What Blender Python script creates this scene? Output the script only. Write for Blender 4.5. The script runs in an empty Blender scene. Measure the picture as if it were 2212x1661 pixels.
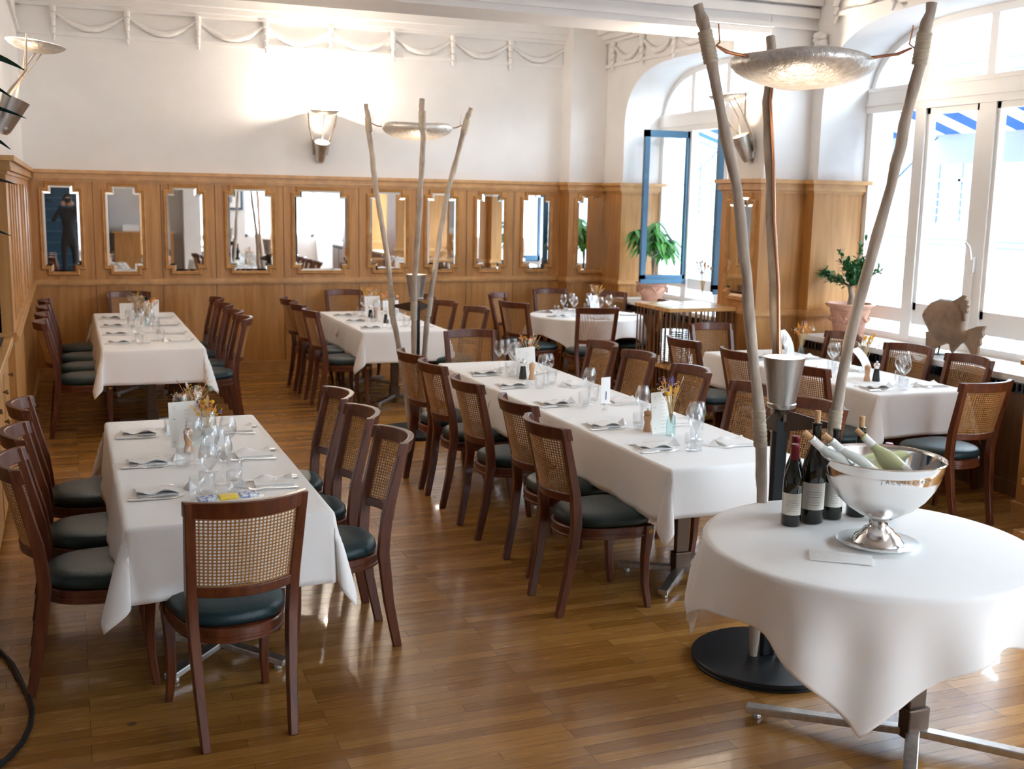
import bpy, math, random
from mathutils import Vector, Matrix
from mathutils.geometry import tessellate_polygon
PI = math.pi
S = bpy.context.scene
COL = S.collection
random.seed(7)

# ------------------------------------------------------------------ camera, sky, lights, exposure
cam_data = bpy.data.cameras.new('camera'); cam = bpy.data.objects.new('camera', cam_data); COL.objects.link(cam)
_f = Vector((0.36587306, 0.91605572, -0.16425232)); _r = Vector((0.92966959, -0.36790431, 0.01899645)); _u = Vector((0.04302733, 0.15965068, 0.98623542))
cam.matrix_world = Matrix(((_r.x, _u.x, -_f.x, 0), (_r.y, _u.y, -_f.y, 0), (_r.z, _u.z, -_f.z, 2.0), (0, 0, 0, 1)))
cam_data.sensor_width = 36; cam_data.sensor_fit = 'HORIZONTAL'; cam_data.lens = 2399.275 / 2212 * 36
cam_data.clip_start = 0.05; cam_data.clip_end = 200
cam_data.dof.use_dof = True; cam_data.dof.focus_distance = 4.9; cam_data.dof.aperture_fstop = 4.0
S.camera = cam
w = bpy.data.worlds.new('sky'); S.world = w; w.use_nodes = True
bgn = w.node_tree.nodes['Background']; bgn.inputs[0].default_value = (0.76, 0.89, 1.0, 1); bgn.inputs[1].default_value = 8.0
S.view_settings.view_transform = 'Standard'; S.view_settings.look = 'None'
S.view_settings.gamma = 1.0; S.view_settings.use_curve_mapping = False
S.view_settings.exposure = 1.88
cy = S.cycles
cy.max_bounces = 10; cy.diffuse_bounces = 5; cy.glossy_bounces = 5; cy.transmission_bounces = 6; cy.transparent_max_bounces = 24
cy.caustics_reflective = False; cy.caustics_refractive = False; cy.sample_clamp_indirect = 8.0; cy.blur_glossy = 0.6
cy.use_denoising = True
WIN = [(5.42, 8.26), (9.12, 12.0), (1.72, 4.56), (-1.98, 0.86)]      # window openings along the right wall (y ranges)
def area_light(name, loc, rot, sx, sy, power, color, portal=False):
    l = bpy.data.lights.new(name, 'AREA'); l.shape = 'RECTANGLE'; l.size = sx; l.size_y = sy; l.energy = power; l.color = color
    if portal: l.cycles.is_portal = True
    o = bpy.data.objects.new(name, l); COL.objects.link(o); o.location = loc; o.rotation_euler = rot; return o
for a, b in WIN:
    area_light('window_portal', (6.80, (a + b) / 2, 2.15), (0, PI / 2, 0), 2.8, b - a, 1, (1, 1, 1), True)
area_light('window_portal', (5.2, -4.5, 2.0), (PI / 2, 0, 0), 1.8, 2.2, 1, (1, 1, 1), True)
# daylight: a high sun that reaches the house fronts across the street, not the room
sun = bpy.data.lights.new('sun', 'SUN'); sun.energy = 0.6; sun.angle = 0.02; sun.color = (1.0, 0.97, 0.92)
so = bpy.data.objects.new('sun', sun); COL.objects.link(so); so.rotation_euler = (math.radians(18), math.radians(-42), 0)

# ------------------------------------------------------------------ materials
MATS = {}
def mat(name, color=(.8, .8, .8), rough=.5, metal=0, coat=0, spec=.5, trans=0, emit=None, estr=0, sheen=0, sub=0):
    if name in MATS: return MATS[name]
    m = bpy.data.materials.new(name); m.use_nodes = True; b = m.node_tree.nodes['Principled BSDF']
    b.inputs['Base Color'].default_value = (*color, 1); b.inputs['Roughness'].default_value = rough; b.inputs['Metallic'].default_value = metal
    b.inputs['Coat Weight'].default_value = coat; b.inputs['Specular IOR Level'].default_value = spec; b.inputs['Transmission Weight'].default_value = trans
    if sheen: b.inputs['Sheen Weight'].default_value = sheen
    if emit: b.inputs['Emission Color'].default_value = (*emit, 1); b.inputs['Emission Strength'].default_value = estr
    MATS[name] = m; return m
def noise_mat(name, c1, c2, scale, stretch=(1, 1, 1), rough=(.4, .6), detail=5, bump=0, metal=0, coat=0, dist=0.0, spec=.5, lo=.3, hi=.7, sheen=0):
    m = mat(name, c1, rough[0], metal, coat, spec, sheen=sheen); nt = m.node_tree; N = nt.nodes; L = nt.links; b = N['Principled BSDF']
    tc = N.new('ShaderNodeTexCoord'); mp = N.new('ShaderNodeMapping'); mp.inputs['Scale'].default_value = stretch
    no = N.new('ShaderNodeTexNoise'); no.inputs['Scale'].default_value = scale; no.inputs['Detail'].default_value = detail; no.inputs['Distortion'].default_value = dist
    r = N.new('ShaderNodeValToRGB'); r.color_ramp.elements[0].position = lo; r.color_ramp.elements[1].position = hi
    r.color_ramp.elements[0].color = (*c1, 1); r.color_ramp.elements[1].color = (*c2, 1)
    L.new(tc.outputs['Object'], mp.inputs['Vector']); L.new(mp.outputs[0], no.inputs['Vector']); L.new(no.outputs['Fac'], r.inputs[0]); L.new(r.outputs[0], b.inputs['Base Color'])
    mr = N.new('ShaderNodeMapRange'); mr.inputs['To Min'].default_value = rough[0]; mr.inputs['To Max'].default_value = rough[1]
    L.new(no.outputs['Fac'], mr.inputs['Value']); L.new(mr.outputs[0], b.inputs['Roughness'])
    if bump:
        bp = N.new('ShaderNodeBump'); bp.inputs['Strength'].default_value = bump; bp.inputs['Distance'].default_value = .01
        L.new(no.outputs['Fac'], bp.inputs['Height']); L.new(bp.outputs[0], b.inputs['Normal'])
    return m
WHITE = noise_mat('white_plaster', (.745, .73, .725), (.80, .785, .78), 2.5, rough=(.7, .8), bump=.05)
MOULD = noise_mat('white_moulding', (.72, .70, .69), (.80, .785, .775), 14, rough=(.6, .7), bump=.35)
FRAMEW = mat('white_window_paint', (.85, .84, .83), .45)
OAK = noise_mat('oak_panelling', (.36, .155, .036), (.54, .26, .078), 5.0, (3.2, 3.2, .28), (.33, .5), 8, .08, dist=.6)
OAKF = noise_mat('oak_moulding', (.44, .215, .068), (.60, .33, .125), 9.0, (1, 1, 1), (.3, .45), 6, .04)
OAKD = noise_mat('dark_oak', (.10, .045, .018), (.17, .08, .03), 6.0, (3, 3, .4), (.4, .55), 6)
TOPWOOD = noise_mat('light_oak_top', (.55, .30, .11), (.66, .38, .15), 6.0, (.5, 4, 4), (.22, .32), 6, coat=.3)
MAHOG = noise_mat('mahogany', (.070, .015, .005), (.150, .038, .011), 9.0, (4, 4, .6), (.30, .45), 6, coat=.12, dist=.5)
CANE = noise_mat('cane', (.32, .140, .036), (.45, .22, .066), 60, (1, 1, 1), (.45, .6), 3)
LEATHER = noise_mat('green_leather', (.008, .028, .036), (.012, .038, .046), 240, (1, 1, 1), (.30, .38), 2, .2, spec=.42)
CLOTH = noise_mat('white_linen', (.93, .915, .905), (.95, .94, .93), 3.0, rough=(.75, .85), bump=.15, sheen=.1)
NAPKIN = noise_mat('napkin_linen', (.88, .86, .84), (.93, .915, .90), 30, rough=(.8, .9), bump=.1)
STEEL = mat('steel', (.90, .89, .88), .32, 1)
CHROME = mat('polished_silver', (.86, .85, .84), .07, 1)
BRUSHED = noise_mat('brushed_aluminium', (.50, .48, .46), (.66, .64, .62), 40, (1, 1, .1), (.3, .45), 4, .05, metal=1)
HAMMER = noise_mat('hammered_silver_leaf', (.58, .55, .52), (.78, .75, .72), 45, (1, 1, 1), (.3, .5), 3, .5, metal=.55)
BLACKM = mat('black_metal', (.012, .014, .017), .38, .3)
BRONZE = mat('dark_bronze', (.10, .065, .045), .4, .7)
BRANCH = noise_mat('pale_branch_bark', (.34, .27, .21), (.55, .46, .38), 14, (2, 2, .5), (.6, .8), 6, .3)
TWINE = noise_mat('twine', (.45, .37, .27), (.66, .57, .44), 90, (.3, .3, 3), (.6, .8), 3, .6)
COPPER = mat('copper_wire', (.55, .28, .17), .3, 1)
MIRROR = mat('mirror_glass', (.93, .94, .94), .015, 1)
TERRA = noise_mat('terracotta', (.50, .25, .165), (.66, .40, .30), 7, rough=(.7, .85), bump=.2)
LEAF = noise_mat('glossy_leaf', (.018, .10, .035), (.05, .22, .055), 9, rough=(.3, .45))
LEAFL = noise_mat('light_leaf', (.05, .26, .05), (.14, .42, .08), 7, rough=(.35, .5))
BARK = noise_mat('plant_bark', (.20, .15, .11), (.38, .31, .25), 20, (1, 1, .3), (.7, .9), 4)
SOIL = noise_mat('soil', (.03, .02, .014), (.07, .045, .03), 60, rough=(.9, 1))
WINEG = mat('wine_bottle_glass', (.006, .008, .005), .04, 0, coat=.5)
PALEG = mat('pale_bottle_glass', (.55, .56, .30), .05, 0, coat=.5)
PAPER = mat('cream_paper', (.86, .82, .76), .7)
CARD = mat('white_card', (.90, .88, .86), .6)
INK = mat('ink', (.04, .05, .12), .6)
INKG = mat('grey_ink', (.28, .28, .30), .6)
FOIL = mat('burgundy_foil', (.20, .008, .018), .3, .3)
CORK = noise_mat('cork', (.50, .28, .13), (.66, .42, .22), 60, rough=(.8, .9))
NAVY = mat('navy_paint', (.012, .075, .15), .35, coat=.2)
BLUEP = mat('blue_frame_paint', (.045, .135, .235), .35, coat=.2)
BLACKS = mat('black_stone', (.006, .007, .009), .1, coat=.5)
def thin_glass(name, tint, k=.9, edge=.35):
    m = bpy.data.materials.new(name); m.use_nodes = True; nt = m.node_tree; N = nt.nodes; L = nt.links; N.clear()
    o = N.new('ShaderNodeOutputMaterial'); mx = N.new('ShaderNodeMixShader'); t = N.new('ShaderNodeBsdfTransparent'); g = N.new('ShaderNodeBsdfGlossy')
    t.inputs[0].default_value = (*tint, 1); g.inputs['Roughness'].default_value = .03; g.inputs[0].default_value = (.9, .92, .93, 1)
    lw = N.new('ShaderNodeLayerWeight'); lw.inputs[0].default_value = edge; mr = N.new('ShaderNodeMapRange'); mr.inputs['To Min'].default_value = .03; mr.inputs['To Max'].default_value = k
    L.new(lw.outputs['Facing'], mr.inputs['Value']); L.new(mr.outputs[0], mx.inputs[0]); L.new(t.outputs[0], mx.inputs[1]); L.new(g.outputs[0], mx.inputs[2]); L.new(mx.outputs[0], o.inputs[0])
    MATS[name] = m; return m
GLASS = thin_glass('clear_drinking_glass', (.985, .988, .99), .60, .22)
PANE = thin_glass('window_glass', (.97, .985, .99), .35, .08)
VASEG = thin_glass('blue_vase_glass', (.90, .96, .965), .4, .3)

def floor_mat():
    m = mat('oak_strip_floor', (.3, .14, .05), .3, coat=.15); nt = m.node_tree; N = nt.nodes; L = nt.links; b = N['Principled BSDF']
    tc = N.new('ShaderNodeTexCoord'); br = N.new('ShaderNodeTexBrick'); br.offset = .37; br.offset_frequency = 3
    br.inputs['Scale'].default_value = 1.0; br.inputs['Brick Width'].default_value = .85; br.inputs['Row Height'].default_value = .068
    br.inputs['Mortar Size'].default_value = .0009; br.inputs['Mortar Smooth'].default_value = .3; br.inputs['Bias'].default_value = 0
    br.inputs['Color1'].default_value = (.26, .105, .020, 1); br.inputs['Color2'].default_value = (.43, .205, .050, 1); br.inputs['Mortar'].default_value = (.055, .022, .008, 1)
    L.new(tc.outputs['Object'], br.inputs['Vector'])
    mp = N.new('ShaderNodeMapping'); mp.inputs['Scale'].default_value = (1.2, 16, 1); no = N.new('ShaderNodeTexNoise'); no.inputs['Scale'].default_value = 5; no.inputs['Detail'].default_value = 8
    L.new(tc.outputs['Object'], mp.inputs['Vector']); L.new(mp.outputs[0], no.inputs['Vector'])
    mx = N.new('ShaderNodeMix'); mx.data_type = 'RGBA'; mx.blend_type = 'OVERLAY'; mx.inputs[0].default_value = .38
    L.new(br.outputs['Color'], mx.inputs[6]); L.new(no.outputs['Fac'], mx.inputs[7])
    wn = N.new('ShaderNodeTexNoise'); wn.inputs['Scale'].default_value = 1.1; wn.inputs['Detail'].default_value = 3
    L.new(tc.outputs['Object'], wn.inputs['Vector'])
    mr0 = N.new('ShaderNodeMapRange'); mr0.inputs['To Min'].default_value = .82; mr0.inputs['To Max'].default_value = 1.16; L.new(wn.outputs['Fac'], mr0.inputs['Value'])
    m2 = N.new('ShaderNodeMix'); m2.data_type = 'RGBA'; m2.blend_type = 'MULTIPLY'; m2.inputs[0].default_value = 1
    L.new(mx.outputs[2], m2.inputs[6]); L.new(mr0.outputs[0], m2.inputs[7]); L.new(m2.outputs[2], b.inputs['Base Color'])
    mr = N.new('ShaderNodeMapRange'); mr.inputs['To Min'].default_value = .18; mr.inputs['To Max'].default_value = .32
    L.new(no.outputs['Fac'], mr.inputs['Value']); L.new(mr.outputs[0], b.inputs['Roughness'])
    bp = N.new('ShaderNodeBump'); bp.inputs['Strength'].default_value = .25; bp.inputs['Distance'].default_value = .002
    ad = N.new('ShaderNodeMath'); ad.operation = 'MULTIPLY_ADD'; ad.inputs[1].default_value = .5; L.new(no.outputs['Fac'], ad.inputs[0]); iv = N.new('ShaderNodeMath'); iv.operation = 'SUBTRACT'; iv.inputs[0].default_value = 1
    L.new(br.outputs['Fac'], iv.inputs[1]); L.new(iv.outputs[0], ad.inputs[2]); L.new(ad.outputs[0], bp.inputs['Height']); L.new(bp.outputs[0], b.inputs['Normal'])
    return m
FLOOR = floor_mat()

# ------------------------------------------------------------------ mesh helpers
class MB:
    def __init__(s): s.v = []; s.f = []; s.M = Matrix.Identity(4)
    def add(s, vs, fs):
        n = len(s.v); s.v += [tuple(s.M @ Vector(v)) for v in vs]; s.f += [tuple(i + n for i in f) for f in fs]; return s
    def box(s, x0, x1, y0, y1, z0, z1):
        vs = [(x, y, z) for z in (z0, z1) for y in (y0, y1) for x in (x0, x1)]
        return s.add(vs, [(0, 2, 3, 1), (4, 5, 7, 6), (0, 1, 5, 4), (2, 6, 7, 3), (0, 4, 6, 2), (1, 3, 7, 5)])
    def rings(s, rings, cap0=True, cap1=True, closed=True):      # rings: lists of equally many points
        n = len(rings[0]); vs = [p for r in rings for p in r]; fs = []
        for i in range(len(rings) - 1):
            for j in range(n if closed else n - 1):
                k = (j + 1) % n; fs.append((i * n + j, i * n + k, (i + 1) * n + k, (i + 1) * n + j))
        if cap0: fs.append(tuple(reversed(range(n))))
        if cap1: fs.append(tuple((len(rings) - 1) * n + j for j in range(n)))
        return s.add(vs, fs)
    def lathe(s, prof, seg=24, c=(0, 0, 0), cap0=True, cap1=True):
        rs = [[(c[0] + max(r, 1e-5) * math.cos(2 * PI * j / seg), c[1] + max(r, 1e-5) * math.sin(2 * PI * j / seg), c[2] + z) for j in range(seg)] for r, z in prof]
        return s.rings(rs, cap0, cap1)
    def tube(s, pts, rad, seg=8, cap=True, flat=1.0):
        pts = [Vector(p) for p in pts]; n = len(pts); rs = []; rads = rad if isinstance(rad, (list, tuple)) else [rad] * n
        t0 = (pts[1] - pts[0]).normalized(); up = Vector((0, 0, 1)) if abs(t0.z) < .9 else Vector((1, 0, 0)); a = t0.cross(up).normalized()
        for i, p in enumerate(pts):
            t = (pts[min(i + 1, n - 1)] - pts[max(i - 1, 0)]).normalized(); a = (a - t * a.dot(t)).normalized(); b = t.cross(a)
            rs.append([tuple(p + (a * math.cos(2 * PI * j / seg) + b * math.sin(2 * PI * j / seg) * flat) * rads[i]) for j in range(seg)])
        return s.rings(rs, cap, cap)
    def bar(s, p0, p1, w, h, up=(0, 0, 1)):      # rectangular bar
        p0 = Vector(p0); p1 = Vector(p1); t = (p1 - p0).normalized(); a = t.cross(Vector(up)).normalized() * w / 2; b = a.normalized().cross(t) * h / 2
        return s.rings([[tuple(p + a * i + b * j) for i, j in ((-1, -1), (1, -1), (1, 1), (-1, 1))] for p in (p0, p1)])
    def poly(s, outline, z0, z1):                  # extruded polygon in xy
        return s.rings([[(x, y, z0) for x, y in outline], [(x, y, z1) for x, y in outline]])
    def build(s, name, m, parent=None, smooth=40, bevel=0, kind=None, label=None, cat=None, group=None):
        me = bpy.data.meshes.new(name); me.from_pydata(s.v, [], s.f)
        ms = m if isinstance(m, list) else [m]
        for x in ms: me.materials.append(x)
        if smooth:
            me.polygons.foreach_set('use_smooth', [True] * len(me.polygons)); me.set_sharp_from_angle(angle=math.radians(smooth))
        me.update(); o = bpy.data.objects.new(name, me); COL.objects.link(o)
        if bevel:
            b = o.modifiers.new('bevel', 'BEVEL'); b.width = bevel; b.segments = 2; b.limit_method = 'ANGLE'; b.angle_limit = .8
        if parent: o.parent = parent
        if kind: o['kind'] = kind
        tag(o, label, cat, group); return o
def tag(o, label=None, cat=None, group=None):
    if label: o['label'] = label
    if cat: o['category'] = cat
    if group: o['group'] = group
    return o
def thing(name, label, cat, loc=(0, 0, 0), rz=0, group=None):
    o = bpy.data.objects.new(name, None); COL.objects.link(o); o.location = loc; o.rotation_euler = (0, 0, rz); o.empty_display_size = .1
    return tag(o, label, cat, group)
def struct(name, mb, m, smooth=40, bevel=0, parent=None): return mb.build(name, m, parent, smooth, bevel, None if parent else 'structure')
KIDS = {}
def dup(src, loc, rz=0, label=None, group=None, scale=None):
    if src not in KIDS: KIDS[src] = [(ch, [g for g in ch.children]) for ch in src.children]
    r = src.copy(); COL.objects.link(r); r.location = loc; r.rotation_euler = (0, 0, rz)
    if scale: r.scale = scale
    for ch, gs in KIDS[src]:
        c = ch.copy(); COL.objects.link(c); c.parent = r
        for g in gs:
            d = g.copy(); COL.objects.link(d); d.parent = c
    if label: r['label'] = label
    if group: r['group'] = group
    return r
def B(*a): return MB().box(*a)

# ------------------------------------------------------------------ the room
XW = 6.70; T = 2.22; RR = 1.03; CE = 4.05
fl = B(-3.6, 6.7, -4.3, 12.8, -.1, 0); struct('floor', fl, FLOOR, 0)
struct('ceiling', B(-3.7, 7.0, -4.4, 12.95, CE, CE + .12), WHITE, 0)
struct('wall_back', B(-.6, 6.9, 12.78, 12.95, 0, CE), WHITE, 0)
struct('wall_left', B(-.62, -.40, 8.04, 12.78, 0, CE), WHITE, 0)
m = MB(); m.box(-.62, -.40, 5.65, 8.04, 2.22, CE); struct('wall_left_upper', m, WHITE, 0)
m = MB(); m.box(-3.7, -3.5, -4.3, 8.2, 0, CE); m.box(-3.5, -.62, 8.06, 8.2, 0, CE); struct('wall_bar_side', m, WHITE, 0)
m = MB(); m.box(-3.7, 4.3, -4.45, -4.3, 0, CE); m.box(4.3, 6.1, -4.45, -4.3, 0, .9); m.box(4.3, 6.1, -4.45, -4.3, 3.1, CE); m.box(6.1, 6.9, -4.45, -4.3, 0, CE); struct('wall_front', m, WHITE, 0)
m = MB(); m.box(4.3, 6.1, -4.40, -4.34, .9, .98); m.box(4.3, 6.1, -4.40, -4.34, 3.02, 3.1); m.box(4.3, 4.38, -4.4, -4.34, .9, 3.1); m.box(6.02, 6.1, -4.4, -4.34, .9, 3.1); m.box(5.15, 5.25, -4.4, -4.34, .9, 3.1); struct('window_5', m, FRAMEW, 0)
# right wall with its arched openings
def arch_z(u): return 2.75 + .79 * max(0, 1 - abs(u) ** 3) ** (1 / 3)
m = MB(); prev = -4.3
for a, b in sorted(WIN):
    m.box(6.16, 6.95, prev, a, 0, CE); m.box(6.16, 6.95, a, b, 0, .80)
    n = 36; us = [-math.cos(PI * i / n) for i in range(n + 1)]
    ys = [(a + b) / 2 + u * (b - a) / 2 for u in us]; zs = [arch_z(u) for u in us]
    vs = []; fs = []
    for y, z in zip(ys, zs): vs += [(6.16, y, z), (6.16, y, CE), (6.95, y, z), (6.95, y, CE)]
    for i in range(n):
        k = 4 * i; fs += [(k, k + 4, k + 5, k + 1), (k, k + 2, k + 6, k + 4), (k + 2, k + 3, k + 7, k + 6)]
    for i in (0,): pass
    m.add(vs, fs); prev = b
m.box(6.16, 6.95, prev, 12.78, 0, CE)
m.box(5.69, 6.22, 12.50, 12.8, 0, CE); m.box(5.69, 6.3, 8.40, 8.97, 0, CE); m.box(5.69, 6.3, 4.70, 5.27, 0, CE); m.box(5.69, 6.3, 1.0, 1.57, 0, CE)
struct('wall_right', m, WHITE, 30)
# beams
def beam(y0, y1, nm):
    m = MB(); m.box(-.4, 6.2, y0, y1, 3.45, CE)
    for k, (d, z0, z1) in enumerate(((.03, 3.50, 3.54), (.05, 3.60, 3.68), (.09, 3.70, 3.78), (.15, 3.86, 3.96), (.22, 3.96, CE))):
        m.box(-.4, 6.155, y0 - d, y1 + d, z0, z1)
    struct(nm, m, WHITE, 0)
beam(8.41, 8.94, 'ceiling_beam_1'); beam(4.70, 5.25, 'ceiling_beam_2')
# cornice with garland frieze on the back wall and over the windows
m = MB()
for d, z0, z1 in ((.03, 3.58, 3.62), (.045, 3.86, 3.90), (.09, 3.90, 3.96), (.16, 3.96, CE)):
    m.box(-.40, 6.16, 12.78 - d, 12.79, z0, z1); m.box(6.16 - d, 6.17, 9.2, 12.78, z0 + .001, z1 - .001); m.box(6.16 - d, 6.17, 5.5, 8.15, z0 + .001, z1 - .001); m.box(6.16 - d, 6.17, -4.3, 4.45, z0 + .001, z1 - .001); m.box(-.41, -.40 + d, 5.65, 12.78, z0, z1)
struct('trim_1', m, WHITE, 0)
m = MB()
def garland(p0, dx, dy, nx, ny):                      # bracket + swag, wall direction (dx,dy), normal (nx,ny)
    L = .72
    for q in range(5):
        s = q / 4; m.tube([(p0[0] + nx * .03 + dx * .0, p0[1] + ny * .03 + dy * .0, 3.86 - .28 * s), (p0[0] + nx * .05, p0[1] + ny * .05, 3.86 - .28 * s - .06)], [.038 - .02 * s, .03 - .018 * s], 8)
    pts = []
    for i in range(13):
        t = i / 12; z = 3.82 - .16 * math.sin(PI * t); pts.append((p0[0] + dx * L * t + nx * .015, p0[1] + dy * L * t + ny * .015, z))
    m.tube(pts, [.014 + .022 * math.sin(PI * i / 12) * (1 + .25 * (i % 2)) for i in range(13)], 8)
for k in range(8): garland((-.05 + k * .72, 12.78), 1, 0, 0, -1)
for k in range(4): garland((6.16, 12.3 - k * .72), 0, -1, -1, 0)
for k in range(3): garland((6.16, 8.1 - k * .72), 0, -1, -1, 0)
struct('trim_2', m, MOULD, 60)
# capital ornament where the pier meets the beam
m = MB()
for i in range(40):
    a = random.uniform(-1, 1); z = random.uniform(3.3, 3.46); m.lathe([(0, -.03), (.03, -.02), (.04, 0), (.03, .02), (0, .03)], 6, (6.13 + random.uniform(-.02, .01), 8.30 + a * .06, z))
struct('trim_3', m, MOULD, 60)

# oak wainscot: panelled boxes, cap moulding, rail, plinth
def wains(name, boxes, faces_cap=True, rail=True):
    m = MB(); c = MB()
    for x0, x1, y0, y1 in boxes:
        m.box(x0, x1, y0, y1, 0, 2.13)
        for e, z0, z1 in ((.012, 2.10, 2.125), (.035, 2.125, 2.15), (.03, 2.15, 2.185), (.058, 2.185, T)): c.box(x0 - e, x1 + e, y0 - e, y1 + e, z0, z1)
        if rail:
            for e, z0, z1 in ((.015, 1.005, 1.02), (.032, 1.02, 1.05), (.018, 1.05, 1.07)): c.box(x0 - e, x1 + e, y0 - e, y1 + e, z0, z1)
        c.box(x0 - .014, x1 + .014, y0 - .014, y1 + .014, 0, .12); c.box(x0 - .02, x1 + .02, y0 - .02, y1 + .02, .105, .125)
    o = struct(name, m, OAK, 0); struct('panel_moulding', c, OAKF, 0, parent=o); return o
wb = wains('wall_back_panelling', [(-.6, 5.72, 12.74, 12.785)])
g = MB()
for x in (.26, .95, 1.52, 2.27, 3.14, 3.83, 4.46, 5.07): g.box(x - .004, x + .004, 12.7375, 12.745, .12, 2.10)
struct('panel_joint', g, OAKD, 0, parent=wb)
wains('wall_back_pilaster', [(5.68, 6.24, 12.47, 12.76)])
wains('wall_right_panelling_1', [(6.145, 6.66, 11.982, 12.52)])
wains('wall_right_pier_1', [(5.66, 6.3, 8.37, 9.0)]); wains('wall_right_panelling_2', [(6.12, 6.64, 8.242, 9.138)])
wains('wall_right_pier_2', [(5.66, 6.3, 4.67, 5.30)]); wains('wall_right_panelling_3', [(6.12, 6.64, 4.542, 5.438)])
wains('wall_right_pier_3', [(5.66, 6.3, .97, 1.60)]); wains('wall_right_panelling_4', [(6.12, 6.64, .842, 1.738)])
wl = wains('wall_left_panelling', [(-.55, -.36, 8.0, 12.76)])
g = MB()
for y in (8.35, 8.75, 9.15, 9.6, 10.3, 11.0, 11.7, 12.3):
    for z0, z1 in ((1.12, 2.05),):
        g.box(-.362, -.350, y - .03, y, z0, z1); g.box(-.362, -.352, y + .10, y + .12, z0, z1)
struct('panel_rib', g, OAKF, 0, parent=wl)

# sills and the panelled radiator covers under them
for i, (a, b) in enumerate(WIN):
    s = MB(); s.box(6.08, 6.68, a, b, .83, .862); s.box(6.09, 6.16, a, b, .815, .83)
    struct('trim_%d' % (4 + 3 * i), s, FRAMEW, 0)
    s = MB(); s.box(6.11, 6.17, a, b, .10, .74); s.box(6.10, 6.17, a, b, 0, .11)
    k = int((b - a) / .55)
    for j in range(k + 1): y = a + (b - a) * j / k; s.box(6.10, 6.12, y - .03, y + .03, .1, .74)
    struct('trim_%d' % (5 + 3 * i), s, OAKD, 0)
    s = MB(); s.box(6.10, 6.17, a, b, .74, .825)
    for j in range(60): y = a + (b - a) * (j + .5) / 60; s.box(6.085, 6.10, y - .008, y + .008, .75, .80)
    struct('trim_%d' % (6 + 3 * i), s, BLACKS, 0)

# windows: frame, transom, mullions, low cross rail, arched light, glass
def window(n, a, b, leaf=True):
    root = bpy.data.objects.new('window_%d' % n, None); COL.objects.link(root); root['kind'] = 'structure'
    fr = MB(); x0, x1 = 6.655, 6.725; W = b - a
    yl = [a, a + .625, a + 1.325, b - 1.325, b - .625, b]
    y_m = [b - .06, b - .69, a + .69, a + .06]
    def vbar(y, w, z0, z1, xa=x0, xb=x1): fr.box(xa, xb, y - w / 2, y + w / 2, z0, z1)
    fr.box(x0 - .01, x1, a, b, .86, .92); fr.box(x0 - .024, x1 + .02, a, b, 2.81, 3.02); fr.box(x0 - .035, x1, a, b, 2.87, 2.90); fr.box(x0 - .03, x1, a, b, 2.985, 3.02)
    vbar(a + .035, .07, .861, 2.99, x0 - .002, x1 - .002); vbar(b - .035, .07, .861, 2.99, x0 - .002, x1 - .002)
    vbar(b - .69, .12, .87, 2.815, x0 - .018, x1 - .004); vbar(a + .69, .12, .87, 2.815, x0 - .018, x1 - .004); vbar((a + b) / 2, .17, .921, 2.816, x0 - .015, x1 - .005)
    fr.box(x0 + .003, x1 - .003, a + .01, b - .01, 1.02, 1.14)
    # arched head of the frame
    n_ = 40; us = [-math.cos(PI * i / n_) for i in range(n_ + 1)]; ym = (a + b) / 2
    vs = []; fs = []
    for u in us:
        zo = arch_z(u) + .01; yo = ym + u * W / 2; ui = u * .965; zi = max(2.99, 2.75 + .73 * max(0, 1 - abs(u) ** 3) ** (1 / 3)); yi = ym + ui * W / 2
        vs += [(x0, yo, zo), (x0, yi, zi), (x1, yo, zo), (x1, yi, zi)]
    for i in range(n_): k = 4 * i; fs += [(k, k + 1, k + 5, k + 4), (k + 1, k + 3, k + 7, k + 5), (k + 3, k + 2, k + 6, k + 7)]
    fr.add(vs, fs)
    for y in (b - .69, ym + .02, a + .69): fr.box(x0 + .006, x1 - .006, y - .04, y + .04, 3.01, arch_z((y - ym) / (W / 2)) - .05)
    f = fr.build('window_frame', FRAMEW, root, 0)
    if leaf:                                            # closed centre casements
        l = MB()
        for ya, yb in ((a + .75, ym - .085), (ym + .085, b - .75)):
            l.box(x0 + .0, x1 - .01, ya, yb, 1.14, 1.20); l.box(x0, x1 - .01, ya, yb, 2.76, 2.82)
            l.box(x0, x1 - .01, ya, ya + .035, 1.14, 2.82); l.box(x0, x1 - .01, yb - .035, yb, 1.14, 2.82)
        l.build('casement', FRAMEW, root, 0)
        h = MB(); h.box(x0 - .045, x0 - .015, ym - .02, ym + .02, 1.50, 1.62); h.tube([(x0 - .05, ym, 1.60), (x0 - .07, ym + .01, 1.70), (x0 - .06, ym + .06, 1.73)], .011, 8); h.tube([(x0 - .03, ym, 1.50), (x0 - .03, ym, .96)], .008, 6)
        h.build('window_handle', FRAMEW, root, 50)
    g = MB(); xs = 6.70
    lights = [(a + .07, a + .63), (b - .63, b - .07)] + ([(a + .75, ym - .09), (ym + .09, b - .75)] if leaf else [])
    for ya, yb in lights:
        g.add([(xs, ya, 1.14), (xs, yb, 1.14), (xs, yb, 2.81), (xs, ya, 2.81)], [(0, 1, 2, 3)])
    for ya, yb in ((a + .07, a + .63), (a + .75, ym - .09), (ym + .09, b - .75), (b - .63, b - .07)):
        g.add([(xs, ya, .92), (xs, yb, .92), (xs, yb, 1.02), (xs, ya, 1.02)], [(0, 1, 2, 3)])
    vs = []; 
    for u in us: vs += [(xs, ym + u * W / 2 * .965, 3.0), (xs, ym + u * W / 2 * .965, max(3.001, 2.75 + .735 * max(0, 1 - abs(u) ** 3) ** (1 / 3)))]
    g.add(vs, [(2 * i, 2 * i + 2, 2 * i + 3, 2 * i + 1) for i in range(n_)])
    g.build('window_pane', PANE, root, 0)
    return root
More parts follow.
